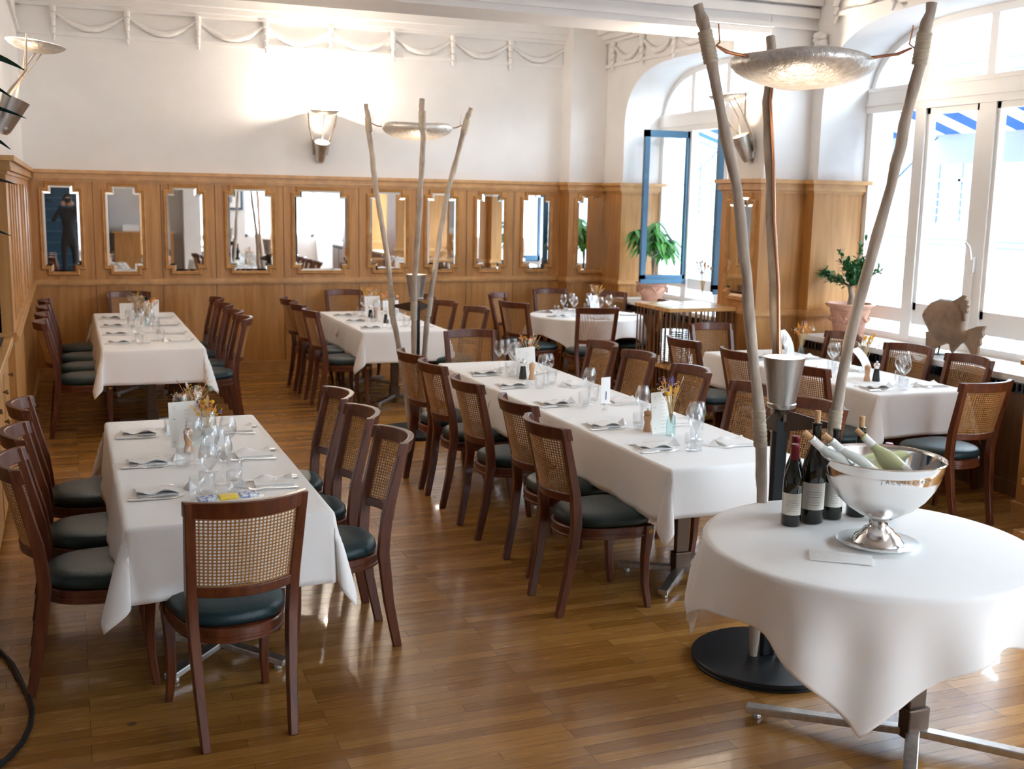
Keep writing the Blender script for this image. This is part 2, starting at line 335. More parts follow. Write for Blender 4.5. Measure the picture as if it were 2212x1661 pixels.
w1 = window(1, *WIN[1], leaf=False); window(2, *WIN[0]); window(3, *WIN[2]); window(4, *WIN[3])
# the two blue casements of window 1 stand open into the room
def open_leaf(hy, length, sgn):
    l = MB(); z0, z1 = 1.10, 2.80; y0, y1 = hy - .025, hy + .025; xa, xb = 6.665 - length, 6.665
    l.box(xa, xb, y0, y1, z0, z0 + .075); l.box(xa, xb, y0, y1, z1 - .075, z1); l.box(xa, xa + .06, y0, y1, z0, z1); l.box(xb - .06, xb, y0, y1, z0, z1)
    l.box(xa - .01, xb, y0 - .02, y0, z0 - .02, z0 + .03)
    o = l.build('open_casement', BLUEP, w1, 0); g = MB(); g.add([(xa + .06, hy, z0 + .07), (xb - .06, hy, z0 + .07), (xb - .06, hy, z1 - .07), (xa + .06, hy, z1 - .07)], [(0, 1, 2, 3)]); g.build('casement_pane', PANE, o, 0)
open_leaf(11.31, .60, -1); open_leaf(9.84, .55, 1)
# ------------------------------------------------------------------ mirrors set in the panelling
def wall_mirror(loc, width, z0, z1, rz, label, group='notched mirrors in the oak panelling'):
    t = thing('wall_mirror', label, 'mirror', loc, rz, group)
    W = width / 2; n = min(.062, width * .16)
    def outl(e, nn): w_ = W - e; a, b = z0 + e, z1 - e; k = nn; return [(-w_ + k, a), (w_ - k, a), (w_ - k, a + k), (w_, a + k), (w_, b - k), (w_ - k, b - k), (w_ - k, b), (-w_ + k, b), (-w_ + k, b - k), (-w_, b - k), (-w_, a + k), (-w_ + k, a + k)]
    fr = MB(); prof = [(0, 0, n), (0, .018, n), (.012, .03, n), (.022, .018, n), (.030, .024, n), (.040, .014, n), (.043, .0, n)]
    fr.rings([[(x, -d, z) for x, z in outl(e, k)] for e, d, k in prof], False, False); fr.build('mirror_frame', OAKF, t, 25)
    g = MB(); ra = [(x, -.012, z) for x, z in outl(.040, n)]; rb = [(x, -.016, z) for x, z in outl(.062, n)]
    g.rings([ra, rb], False, True); g.build('mirror_glass', MIRROR, t, 0); return t
MW = [(-0.274, 0.162), (0.346, 0.788), (0.974, 1.423), (1.617, 2.182), (2.359, 3.034), (3.232, 3.739), (3.927, 4.355), (4.554, 4.973), (5.159, 5.588)]
ML = ['mirror nearest the counter-side corner of the back wall, reflecting the photographer', 'second mirror of the back wall from the counter corner', 'third mirror of the back wall from the counter corner',
      'fairly wide mirror just before the widest one, below the wall lamp side', 'widest mirror of the back wall, directly below the wall lamp', 'mirror next past the widest one toward the window, half hidden by a branch',
      'narrow mirror third from the window-side corner of the back wall', 'narrow mirror second from the window-side corner of the back wall', 'mirror on the back wall right beside the corner pilaster']
for (a, b), l in zip(MW, ML): wall_mirror(((a + b) / 2, 12.74, 0), b - a, 1.115, 2.095, 0, l)
wall_mirror((5.985, 12.47, 0), .47, 1.115, 2.095, 0, 'mirror on the front of the corner pilaster beside the open window')
wall_mirror((5.66, 8.66, 0), .46, 1.13, 2.10, -PI / 2, 'mirror on the side of the pier between the two windows, reflecting dried flowers')

# ------------------------------------------------------------------ bar counter, left
t = thing('bar_counter', 'oak bar counter with blue top and small round knobs by the left edge', 'counter', (-.40, 5.0, 0))
B(-.55, -.02, .15, 2.97, .06, .98).build('body', OAK, t, 0)
m = MB(); m.box(-.02, .035, .12, 2.97, .99, 1.045); m.build('edge', OAKF, t, 0, .006)
B(-.60, -.02, .12, 2.97, .99, 1.04).build('counter_top', NAVY, t, 0)
for y in (.75, 1.4, 2.05, 2.75):
    d = B(-.02, -.004, y - .28, y + .28, .12, .93).build('door', OAKF, t, 0, .004)
    for z in (.80, .62):
        k = MB().lathe([(.006, 0), (.006, .012), (.014, .018), (.016, .026), (.010, .032), (0, .033)], 12).build('knob', OAKD, d, 60)
        k.rotation_euler = (0, PI / 2, 0); k.location = (-.004, y + .18, z)
m = MB(); m.box(-2.6, -.432, 8.00, 8.06, 0, 2.22); m.box(-2.6, -.6, 7.98, 8.0, 1.05, 1.1); struct('wall_bar_end', m, NAVY, 0)

# ------------------------------------------------------------------ room behind the camera (only seen in the mirrors)
m = MB(); m.box(-1.2, .95, 0, .35, 0, 2.4)
t = thing('navy_shelf_unit', 'tall navy blue shelf unit against the front wall', 'shelf', (0, -4.28, 0)); m.build('carcass', NAVY, t, 0)
m = MB()
for k in range(8): m.box(-1.15, .9, .34, .42, .2 + .27 * k, .23 + .27 * k)
m.build('shelf', BLUEP, t, 0)
t = thing('serving_cabinet', 'low oak serving cabinet with stacked linen against the front wall', 'cabinet', (1.75, -4.25, 0)); B(-.7, .7, 0, .5, 0, 1.0).build('body', OAK, t, 0, .01); B(-.75, .75, -.02, .54, 1.0, 1.04).build('top', TOPWOOD, t, 0)
for i in range(2): tag(B(-.2, .2, -.13, .13, 0, .16).build('linen_stack', CLOTH, None, 0, .02), ['folded white linen pile nearer the navy shelf', 'folded white linen pile farther from the navy shelf'][i], 'linen').location = (1.45 + .55 * i, -4.0, 1.04)
struct('wall_front_column', B(2.7, 3.35, -4.3, -3.6, 0, CE), WHITE, 0)
t = thing('picture_frame', 'dark framed picture hung on the front wall', 'picture', (3.85, -4.28, 1.9)); B(-.4, .4, 0, .03, -.3, .3).build('frame', NAVY, t, 0); B(-.34, .34, .03, .034, -.24, .24).build('print', CARD, t, 0); B(-.13, .13, .034, .036, -.12, .12).build('drawing', INKG, t, 0)

# ------------------------------------------------------------------ chairs
def superring(w, d0, d1, z, n=40, p=3.0, back=2.2, wb=.40):     # seat outline: front edge at +d1 wide w, back edge at -d0 narrower
    r = []
    for i in range(n):
        a = 2 * PI * i / n; c, s = math.cos(a), math.sin(a); q = p if s > 0 else back
        x = math.copysign(abs(c) ** (2 / q), c); y = math.copysign(abs(s) ** (2 / q), s)
        yy = y * (d1 if y > 0 else d0); k = (yy + d0) / (d0 + d1); r.append((x * (wb + (w - wb) * k) / 2, yy, z))
    return r
def back_y(z):                                                     # rear post centre line
    ks = [(0, -.275), (.22, -.232), (.45, -.205), (.60, -.215), (.945, -.295)]
    for (a, ya), (b, yb) in zip(ks, ks[1:]):
        if z <= b: return ya + (yb - ya) * (z - a) / (b - a)
    return ks[-1][1]
def post_x(z): return .163 + (.020 * z / .45 if z < .45 else .020 + .020 * (z - .45) / .5)
def make_chair():
    t = thing('cane_back_chair', 'chair', 'chair')
    c = MB(); H = [(.0, .94, .432), (.0, 1.0, .440), (.0, 1.02, .455), (0, 1.0, .474), (0, .93, .487), (0, .75, .497), (0, .45, .503), (0, .1, .505)]
    c.rings([superring(.455 * k, .205 * k, .225 * k, z, 44, 4.0, 2.6, .375 * k) for _, k, z in H], True, True); c.build('seat_cushion', LEATHER, t, 60)
    f = MB(); prof = [(.97, .372), (1.0, .376), (1.0, .385), (.985, .388), (.985, .398), (1.0, .401), (1.0, .425), (.98, .430), (.90, .432)]
    f.rings([superring(.445 * k, .225 * k, .218 * k, z, 44, 5.0, 2.4, .375 * k) for k, z in prof], True, True); f.build('seat_rail', MAHOG, t, 35)
    for sx in (-1, 1):
        l = MB(); zs = [0, .1, .22, .34, .45, .53, .62, .72, .82, .90, .944]; rs = []
        for z in zs:
            w = .016 + .003 * min(1, z / .4); d = .019 + .006 * min(1, z / .4) if z < .5 else .025 - .007 * (z - .5) / .45
            x = sx * post_x(z); y = back_y(z); rs.append([(x - w, y - d, z), (x + w, y - d, z), (x + w, y + d, z), (x - w, y + d, z)])
        l.rings(rs); l.build('rear_leg', MAHOG, t, 30, .004)
    for sx in (-1, 1):
        l = MB(); rs = []
        for z, x, y, w in ((0, .196, .205, .014), (.12, .186, .186, .0165), (.26, .188, .182, .019), (.36, .195, .186, .022), (.43, .197, .188, .022)): rs.append([(sx * x - w, y - w, z), (sx * x + w, y - w, z), (sx * x + w, y + w, z), (sx * x - w, y + w, z)])
        l.rings(rs); l.build('front_leg', MAHOG, t, 30, .004)
        r = MB(); r.M = Matrix.Translation((sx * .2195, .188, .402)) @ Matrix.Rotation(sx * PI / 2, 4, 'Y')
        r.lathe([(.011, 0), (.011, .002), (.004, .005), (0, .005)], 12)
        for k in range(6): a = k * PI / 3; r.lathe([(.0045, 0), (.0045, .003), (.002, .006), (0, .006)], 6, (.0085 * math.cos(a), .0085 * math.sin(a), 0))
        r.build('rosette', mat('gilt', (.60, .32, .06), .4, .5), t, 60)
    def arc(u, z, sag): return (u * (post_x(z)), back_y(z) - sag * (1 - u * u))
    def rail(z0, z1, s0, th, name, ext=1.0, crown=0):
        rs = []; n = 16
        for i in range(n + 1):
            u = (-1 + 2 * i / n) * ext; zt = z1 + crown * (1 - u * u)
            x0, y0 = arc(u, z0, s0); x1, y1 = arc(u, z1, s0); rs.append([(x0, y0 - th, z0), (x1, y1 - th, zt), (x1, y1 + th, zt), (x0, y0 + th, z0)])
        r = MB(); r.rings(rs); return r.build(name, MAHOG, t, 50, .004)
    rail(.886, .946, .078, .0150, 'top_rail', 1.10, .004); rail(.574, .614, .068, .0125, 'lower_rail', .95)
    # cane panel: a lattice of octagonal holes in a thin curved sheet
    nx, nz = 26, 22; z0, z1 = .606, .893; vs = []; fs = []
    def P(i, j, th): u = (i / nx * 2 - 1) * .93; z = z0 + (z1 - z0) * j / nz; x, y = arc(u, z, .073); return (x, y + th, z)
    def grid(i2, j2): return i2 * (2 * nz + 1) + j2
    G = (2 * nx + 1) * (2 * nz + 1)
    for th in (.0012, -.0012):
        for i2 in range(2 * nx + 1):
            for j2 in range(2 * nz + 1): vs.append(P(i2 / 2, j2 / 2, th))
    for i in range(nx):
        for j in range(nz):
            ring_ix = [(2 * i, 2 * j), (2 * i + 1, 2 * j), (2 * i + 2, 2 * j), (2 * i + 2, 2 * j + 1), (2 * i + 2, 2 * j + 2), (2 * i + 1, 2 * j + 2), (2 * i, 2 * j + 2), (2 * i, 2 * j + 1)]
            oct_ = [(-.25, -.25), (0, -.34), (.25, -.25), (.34, 0), (.25, .25), (0, .34), (-.25, .25), (-.34, 0)]
            b = len(vs)
            for th in (.0012, -.0012): vs += [P(i + .5 + a * 1.08, j + .5 + c_ * 1.08, th) for a, c_ in oct_]
            for k in range(8):
                k2 = (k + 1) % 8; A, B_ = grid(*ring_ix[k]), grid(*ring_ix[k2])
                fs.append((A, B_, b + k2, b + k)); fs.append((G + B_, G + A, b + 8 + k, b + 8 + k2)); fs.append((b + k, b + k2, b + 8 + k2, b + 8 + k))
    MB().add(vs, fs).build('cane_panel', CANE, t, 0)
    return t
chair0 = make_chair(); chair_used = [False]
def put_chair(bx, by, ang, label, group):     # bx,by: middle of the back's top between the posts; ang: facing direction in degrees (0 = +x)
    a = math.radians(ang); rz = a - PI / 2; x = bx + .295 * math.cos(a); y = by + .295 * math.sin(a)
    if not chair_used[0]:
        chair_used[0] = True; o = chair0; KIDS[o] = [(ch, []) for ch in o.children]; o.location = (x, y, 0); o.rotation_euler = (0, 0, rz); o['label'] = label; o['group'] = group; return o
    return dup(chair0, (x, y, 0), rz, label, group)
ORD = ['first', 'second', 'third', 'fourth', 'fifth', 'sixth']
TN = {1: 'front table by the counter', 2: 'corner table by the counter', 3: 'table below the middle mirrors', 4: 'long central table', 5: 'table by the fish sill', 6: 'far round table', 7: 'front round wine table'}
def row(tn, x, ys, ang, side, g):
    for i, y in enumerate(ys):
        xx, yy, aa = (x, y, ang) if not isinstance(y, tuple) else y
        put_chair(xx, yy, aa, 'cane-back chair, %s from the back wall, %s of the %s' % (ORD[i], side, TN[tn]), g)
CG = 'cane-back chairs around the %s'
put_chair(.55, 3.89, 97, 'foreground cane-back chair with its back to us at the front table by the counter', CG % TN[1])
row(1, 1.325, [5.90, 5.35, (1.325, 4.77, 180)], 180, 'window side', CG % TN[1])
row(1, -.235, [6.00, 5.30, 4.74], 0, 'counter side', CG % TN[1])
row(2, -.215, [11.75, 11.06, 10.42, 9.82], 0, 'counter side', CG % TN[2])
row(2, 1.38, [11.72, 11.05, 10.37, 9.82], 180, 'window side', CG % TN[2])
put_chair(.58, 12.60, -90, 'cane-back chair against the back wall at the head of the corner table', CG % TN[2])
row(3, 2.10, [11.56, 11.0, 10.37], 0, 'counter side', CG % TN[3])
put_chair(2.90, 12.50, -90, 'cane-back chair against the back wall at the head of the table below the mirrors', CG % TN[3])
row(3, 3.66, [(3.64, 11.72, 188), (3.63, 10.97, 190), (3.72, 10.27, 190)], 180, 'window side', CG % TN[3])
row(4, 2.18, [(2.18, 7.36, 3), (2.18, 6.86, 0), (2.165, 6.14, 0), (2.20, 5.43, 1), (2.115, 4.85, 2)], 0, 'counter side', CG % TN[4])
row(4, 3.73, [7.49, 6.91, 6.19, 5.48, (3.75, 4.90, 184)], 180, 'window side', CG % TN[4])
put_chair(3.0, 8.45, -93, 'cane-back chair facing us at the far head of the long central table', CG % TN[4])
row(5, 4.50, [(4.48, 7.60, 2), (4.52, 6.90, -3), (4.57, 6.12, 0)], 0, 'counter side', CG % TN[5])
row(5, 6.04, [(6.03, 7.59, 180), (6.03, 6.80, 192), (6.02, 6.16, 180)], 180, 'window side', CG % TN[5])
put_chair(5.28, 8.48, -88, 'cane-back chair facing us at the far head of the table by the fish sill', CG % TN[5])
put_chair(5.26, 5.22, 96, 'cane-back chair seen from behind, near head of the table by the fish sill', CG % TN[5])
for x, y, a, l in ((4.50, 11.78, -44, 'leftmost cane-back chair by the back wall at the far round table'), (4.30, 10.78, 20, 'cane-back chair on the near left of the far round table'), (5.38, 12.30, -92, 'cane-back chair below the corner pilaster at the far round table'),
                   (4.91, 10.01, 80, 'dark cane-back chair with its back to us at the far round table'), (5.92, 11.78, -128, 'cane-back chair under the open blue window at the far round table'), (5.98, 10.65, 152, 'cane-back chair beside the plate stand at the far round table')):
    put_chair(x, y, a, l, CG % TN[6])

# ------------------------------------------------------------------ tables and cloths
def pedestal(t, x, y, L=.34, rot=PI / 4, h=.72, r=.035):
    p = MB(); p.box(x - .038, x + .038, y - .016, y + .016, .07, h); p.build('pedestal', BRONZE, t, 0, .004)
    c = MB(); c.box(x - .05, x + .05, y - .03, y + .03, .04, .16); c.build('collar', BRONZE, t, 0, .008)
    for k in range(4):
        a = rot + k * PI / 2; f = MB(); dx, dy = math.cos(a), math.sin(a)
        f.bar((x + dx * .02, y + dy * .02, .062), (x + dx * L, y + dy * L, .035), .05, .028); f.lathe([(.018, 0), (.018, .02)], 10, (x + dx * (L - .04), y + dy * (L - .04), 0)); f.build('foot', BRUSHED, t, 0, .004)
def rect_table(n, x0, x1, y0, y1, peds):
    t = thing('dining_table', 'pedestal table under white cloths, the %s' % TN[n], 'table', ((x0 + x1) / 2, (y0 + y1) / 2, 0), 0, None)
    cx, cyy = (x0 + x1) / 2, (y0 + y1) / 2
    B(x0 + .01 - cx, x1 - .01 - cx, y0 + .01 - cyy, y1 - .01 - cyy, .715, .744).build('tabletop', OAKD, t, 0, .005)
    for y in peds: pedestal(t, 0, y - cyy)
    return t
def rect_cloth(x0, x1, y0, y1, dx0, dx1, dy0, dy1, z, seed, label, group, curl=(1, 1, 1, 1), tip=1.0):
    """a flat sheet folded over the table edges: drops dx0/dx1/dy0/dy1 on the four sides, loose corners"""
    rnd = random.Random(seed); nx, ny = 46, 66
    def axis(a, b, d0, d1, n):
        out = []
        for i in range(n + 1):
            t = i / n; out.append(a - d0 + (b - a + d0 + d1) * t)
        for e, d in ((a, d0), (b, d1)):
            for k in (-1, 0, 1):
                if d > 0: out.append(e + k * .012)
        return sorted(out)
    X = axis(x0, x1, dx0, dx1, nx); Y = axis(y0, y1, dy0, dy1, ny); ph = [rnd.uniform(0, 6.28) for _ in range(8)]; kk = [rnd.uniform(5, 10) for _ in range(4)]
    vs = []; R = .016
    for yv in Y:
        for xv in X:
            a = x0 - xv if xv < x0 else (xv - x1 if xv > x1 else 0); sx = -1 if xv < x0 else 1
            b = y0 - yv if yv < y0 else (yv - y1 if yv > y1 else 0); sy = -1 if yv < y0 else 1
            px = min(max(xv, x0), x1); py = min(max(yv, y0), y1)
            if a == 0 and b == 0:
                vs.append((xv, yv, z + .0012 * math.sin(3 * xv + ph[0]) * math.sin(2 * yv + ph[1]))); continue
            e = math.hypot(a, b); th = min(e / R, 1.45); out = R * math.sin(th); dn = R * (1 - math.cos(th)); rest = max(0, e - R * 1.45)
            if b == 0 or a == 0:
                s = yv if b == 0 else xv; q = (0 if sx < 0 else 1) if b == 0 else (2 if sy < 0 else 3)
                wv = (.028 * math.sin(kk[q] * s + ph[q]) + .014 * math.sin(2.7 * kk[q] * s + ph[q + 4])) * rest / .3 * .8
                o = out + rest * .10 + wv * .55 + .006 * rest / .3; d = dn + rest * .985
                vs.append((px + sx * o, py, z - d) if b == 0 else (px, py + sy * o, z - d))
            else:
                f = math.atan2(b, a); u = f / (PI / 2); ci = (0 if sx < 0 else 1) + (0 if sy < 0 else 2); c = curl[ci]
                s = math.sin(2 * f); az = PI / 4 + (u - .5) * .6 + c * .95 * math.sin(4 * f); fl = .08 + .20 * s ** 1.3 * min(1, rest / .15 + .2)
                o = out + rest * fl; d = dn + rest * math.sqrt(max(.2, 1 - fl * fl)) * tip
                vs.append((px + sx * o * math.cos(az), py + sy * o * math.sin(az), z - d))
    n = len(X); fs = [(j * n + i, j * n + i + 1, (j + 1) * n + i + 1, (j + 1) * n + i) for j in range(len(Y) - 1) for i in range(n - 1)]
    m = MB().add(vs, fs); o = m.build('tablecloth', CLOTH, None, 60, label=label, cat='tablecloth', group=group)
    so = o.modifiers.new('s', 'SOLIDIFY'); so.thickness = .0018; so.offset = -1; return o
D = .275; CLG = 'white cloths on the rectangular tables'
rect_table(1, .157, .935, 4.27, 6.38, (4.75, 5.9))
rect_cloth(.157, .935, 5.25, 6.38, D, D, 0.0, D, .7505, 1, 'white cloth over the far half of the front table by the counter', CLG)
rect_cloth(.157, .935, 4.27, 5.36, D, D, D + .02, 0.0, .7525, 2, 'white cloth over the near half of the front table by the counter', CLG, curl=(1, -.4, 1, 1))
rect_table(2, .22, 1.0, 9.35, 12.28, (9.85, 11.7))
rect_cloth(.22, 1.0, 10.7, 12.28, D, D, 0.0, D, .7505, 3, 'white cloth over the far half of the corner table by the counter', CLG)
rect_cloth(.22, 1.0, 9.35, 10.85, D, D, D + .02, 0.0, .7525, 4, 'white cloth over the near half of the corner table by the counter', CLG, curl=(-.5, 1, 1, 1))
rect_table(3, 2.53, 3.35, 10.1, 12.02, (10.5, 11.6))
rect_cloth(2.53, 3.35, 10.95, 12.02, D, D, 0.0, D, .7505, 5, 'white cloth over the far half of the table below the mirrors', CLG)
rect_cloth(2.53, 3.35, 10.1, 11.05, D, D, D + .03, 0.12, .7525, 6, 'white cloth over the near half of the table below the mirrors', CLG, curl=(1, -1, 1, 1))
rect_table(4, 2.608, 3.358, 4.48, 8.03, (4.98, 6.3, 7.5))
rect_cloth(2.608, 3.358, 6.65, 8.03, D, D, 0.05, D, .7505, 7, 'white cloth over the far third of the long central table', CLG)
rect_cloth(2.608, 3.358, 5.55, 6.85, D, D, .05, .10, .7520, 8, 'white cloth over the middle of the long central table', CLG)
rect_cloth(2.608, 3.358, 4.48, 5.78, D, D, D - .03, .05, .7535, 9, 'white cloth over the near third of the long central table', CLG, curl=(.8, 1, 1, 1))
rect_table(5, 5.02, 5.78, 5.92, 8.12, (6.4, 7.6))
rect_cloth(5.02, 5.78, 6.95, 8.12, D, D, 0.0, D, .7505, 10, 'white cloth over the far half of the table by the fish sill', CLG)
rect_cloth(5.02, 5.78, 5.92, 7.05, D, D, D + .03, 0.0, .7525, 11, 'white cloth over the near half of the table by the fish sill', CLG)
def round_cloth(c, R, half, rot, z, seed, label, amp=.055, nf=9):
    rnd = random.Random(seed); n = 120; rings_ = [0.0, .3, .6, .9, .985]; vs = []; fs = []; K = 26
    ph = rnd.uniform(0, 6.28); ph2 = rnd.uniform(0, 6.28)
    for k in range(len(rings_) + K):
        for j in range(n):
            a = 2 * PI * j / n
            q = (a - rot + PI / 4) % (PI / 2) - PI / 4; edge = half / math.cos(q if True else 0)     # distance to the square's edge... corners at rot+45
            rad_edge = edge - .10 * max(0, (abs(q) / (PI / 4)) ** 6) * .6
            if k < len(rings_):
                r = R * rings_[k]; zz = z; ww = 0
            else:
                e = (rad_edge - R) * (k - len(rings_) + 1) / K; Rr = .016; th = min(e / Rr, 1.5); rest = max(0, e - Rr * 1.5)
                wv = amp * (math.sin(nf * a + ph) * .6 + .5 * math.sin((2 * nf - 3) * a + ph2)) * min(1, rest / .22)
                corner = (abs(q) / (PI / 4)) ** 3
                r = R + Rr * math.sin(th) + rest * (.10 + .10 * corner) + wv * (.6 + .6 * corner); zz = z - Rr * (1 - math.cos(th)) - rest * (.985 - .03 * corner)
            vs.append((c[0] + r * math.cos(a), c[1] + r * math.sin(a), zz))
    N = len(rings_) + K
    for k in range(N - 1):
        for j in range(n): j2 = (j + 1) % n; fs.append((k * n + j, k * n + j2, (k + 1) * n + j2, (k + 1) * n + j))
    o = MB().add(vs, fs).build('tablecloth', CLOTH, None, 70, label=label, cat='tablecloth'); so = o.modifiers.new('s', 'SOLIDIFY'); so.thickness = .0018; so.offset = 1; return o
def round_table(n, c, R, rot, L=.5, pc=None):
    t = thing('round_table', 'pedestal table under white cloth, the %s' % TN[n], 'table', (c[0], c[1], 0))
    MB().lathe([(0, .715), (R - .012, .715), (R - .005, .722), (R - .005, .74), (R - .012, .746), (0, .746)], 60).build('tabletop', OAKD, t, 30)
    pc = pc or c; pedestal(t, pc[0] - c[0], pc[1] - c[1], L, rot); return t
round_table(6, (5.33, 11.15), .62, .6); round_cloth((5.33, 11.15), .62, .82, .3, .7515, 5, 'white cloth draped over the far round table', .05, 8)
round_table(7, (2.763, 3.254), .605, math.radians(47), .62, (2.87, 3.06))
round_cloth((2.763, 3.254), .605, .82, math.radians(231 - 45), .7515, 12, 'white cloth with a long pointed corner draped over the front round wine table', .06, 8)
# ------------------------------------------------------------------ street outside
HOUSEW = noise_mat('house_front', (.135, .165, .185), (.165, .195, .215), 1.5, rough=(.8, .9))
SHUT = mat('grey_shutter', (.10, .13, .16), .6); DKWIN = mat('house_window_glass', (.03, .05, .09), .2)
struct('street', B(6.95, 16, -30, 60, -.75, -.65), mat('street_paving', (.16, .16, .16), .8), 0)
hs = thing('street_house', 'pale house front with shutters and balcony windows across the street', 'building', (16, 12, 0))
B(0, 1, -36, 42, -.65, 4.95).build('facade', HOUSEW, hs, 0)
m = MB()
for d, z0, z1 in ((.10, 1.30, 1.42), (.22, 1.42, 1.60), (.12, 1.60, 1.68), (.10, 4.5, 4.7), (.22, 4.7, 4.95), (.08, -.65, -.1)): m.box(-d, 0, -36, 42, z0, z1)
m.build('cornice', HOUSEW, hs, 0)
for k, y in enumerate(range(-20, 28, 3)):
    yy = y + .1
    g = MB(); g.box(-.05, .01, yy, yy + 1.9, -.6, 1.05); s = g.build('shutter', SHUT, hs, 0)
    r = MB()
    for j in range(20): r.box(-.075, -.05, yy, yy + 1.9, -.55 + j * .08, -.50 + j * .08)
    r.build('slats', SHUT, s, 0)
    wv = MB(); n = 10; out = [(yy + .3, 1.75)] + [(yy + .9 - .6 * math.cos(PI * i / n), 3.1 + .35 * math.sin(PI * i / n)) for i in range(n + 1)] + [(yy + 1.5, 1.75)]
    wv.rings([[(-.02, a, b) for a, b in out], [(.01, a, b) for a, b in out]], True, False); wo = wv.build('house_window', DKWIN, hs, 0)
    f = MB(); f.box(-.05, -.02, yy + .86, yy + .94, 1.75, 3.4); f.box(-.05, -.02, yy + .3, yy + 1.5, 2.5, 2.56); f.box(-.06, -.02, yy + .24, yy + .32, 1.7, 3.1); f.box(-.06, -.02, yy + 1.48, yy + 1.56, 1.7, 3.1)
    for z in (1.85, 2.0, 2.15, 2.3): f.box(-.3, -.28, yy + .1, yy + 1.7, z, z + .02)
    f.build('window_bars', HOUSEW, wo, 0)
def awning_mat():
    m = mat('striped_awning', (.8, .8, .8), .8); nt = m.node_tree; N = nt.nodes; L = nt.links; b = N['Principled BSDF']
    tc = N.new('ShaderNodeTexCoord'); sp = N.new('ShaderNodeSeparateXYZ'); L.new(tc.outputs['Object'], sp.inputs[0])
    a = N.new('ShaderNodeMath'); a.operation = 'MULTIPLY'; a.inputs[1].default_value = 1 / .44; f = N.new('ShaderNodeMath'); f.operation = 'FRACT'; g = N.new('ShaderNodeMath'); g.operation = 'GREATER_THAN'; g.inputs[1].default_value = .5
    L.new(sp.outputs['Y'], a.inputs[0]); L.new(a.outputs[0], f.inputs[0]); L.new(f.outputs[0], g.inputs[0])
    mx = N.new('ShaderNodeMix'); mx.data_type = 'RGBA'; mx.inputs[6].default_value = (.045, .13, .30, 1); mx.inputs[7].default_value = (.50, .54, .58, 1); L.new(g.outputs[0], mx.inputs[0]); L.new(mx.outputs[2], b.inputs['Base Color'])
    tr = N.new('ShaderNodeBsdfTranslucent'); ms = N.new('ShaderNodeMixShader'); ms.inputs[0].default_value = .55; L.new(mx.outputs[2], tr.inputs[0])
    o = N['Material Output']; L.new(b.outputs[0], ms.inputs[1]); L.new(tr.outputs[0], ms.inputs[2]); L.new(ms.outputs[0], o.inputs[0]); return m
AWN = awning_mat()
VAL = mat('awning_valance', (.33, .36, .40), .8)
def awning(ya, yb, label):
    t = thing('awning', label, 'awning', (6.95, ya, 0), 0); Wd = yb - ya
    m = MB(); m.add([(0, 0, 3.03), (1.05, 0, 2.70), (1.05, Wd, 2.70), (0, Wd, 3.03)], [(0, 1, 2, 3)]); c = m.build('canopy', AWN, t, 0); so = c.modifiers.new('s', 'SOLIDIFY'); so.thickness = .003
    m = MB(); m.box(1.05, 1.056, 0, Wd, 2.42, 2.70); m.build('valance', VAL, t, 0)
    m = MB(); m.box(1.03, 1.07, 0, Wd, 2.69, 2.72); m.box(0, .06, 0, Wd, 2.99, 3.07); m.build('bar', VAL, t, 0)
    for y in (.02, Wd - .02): MB().tube([(.0, y, 1.75), (1.04, y, 2.68)], .010, 6).build('arm', BLUEP, t, 60)
awning(5.0, 8.88, 'blue and white striped awning outside the window behind the fish')
awning(9.3, 12.9, 'blue and white striped awning outside the open blue-framed window')

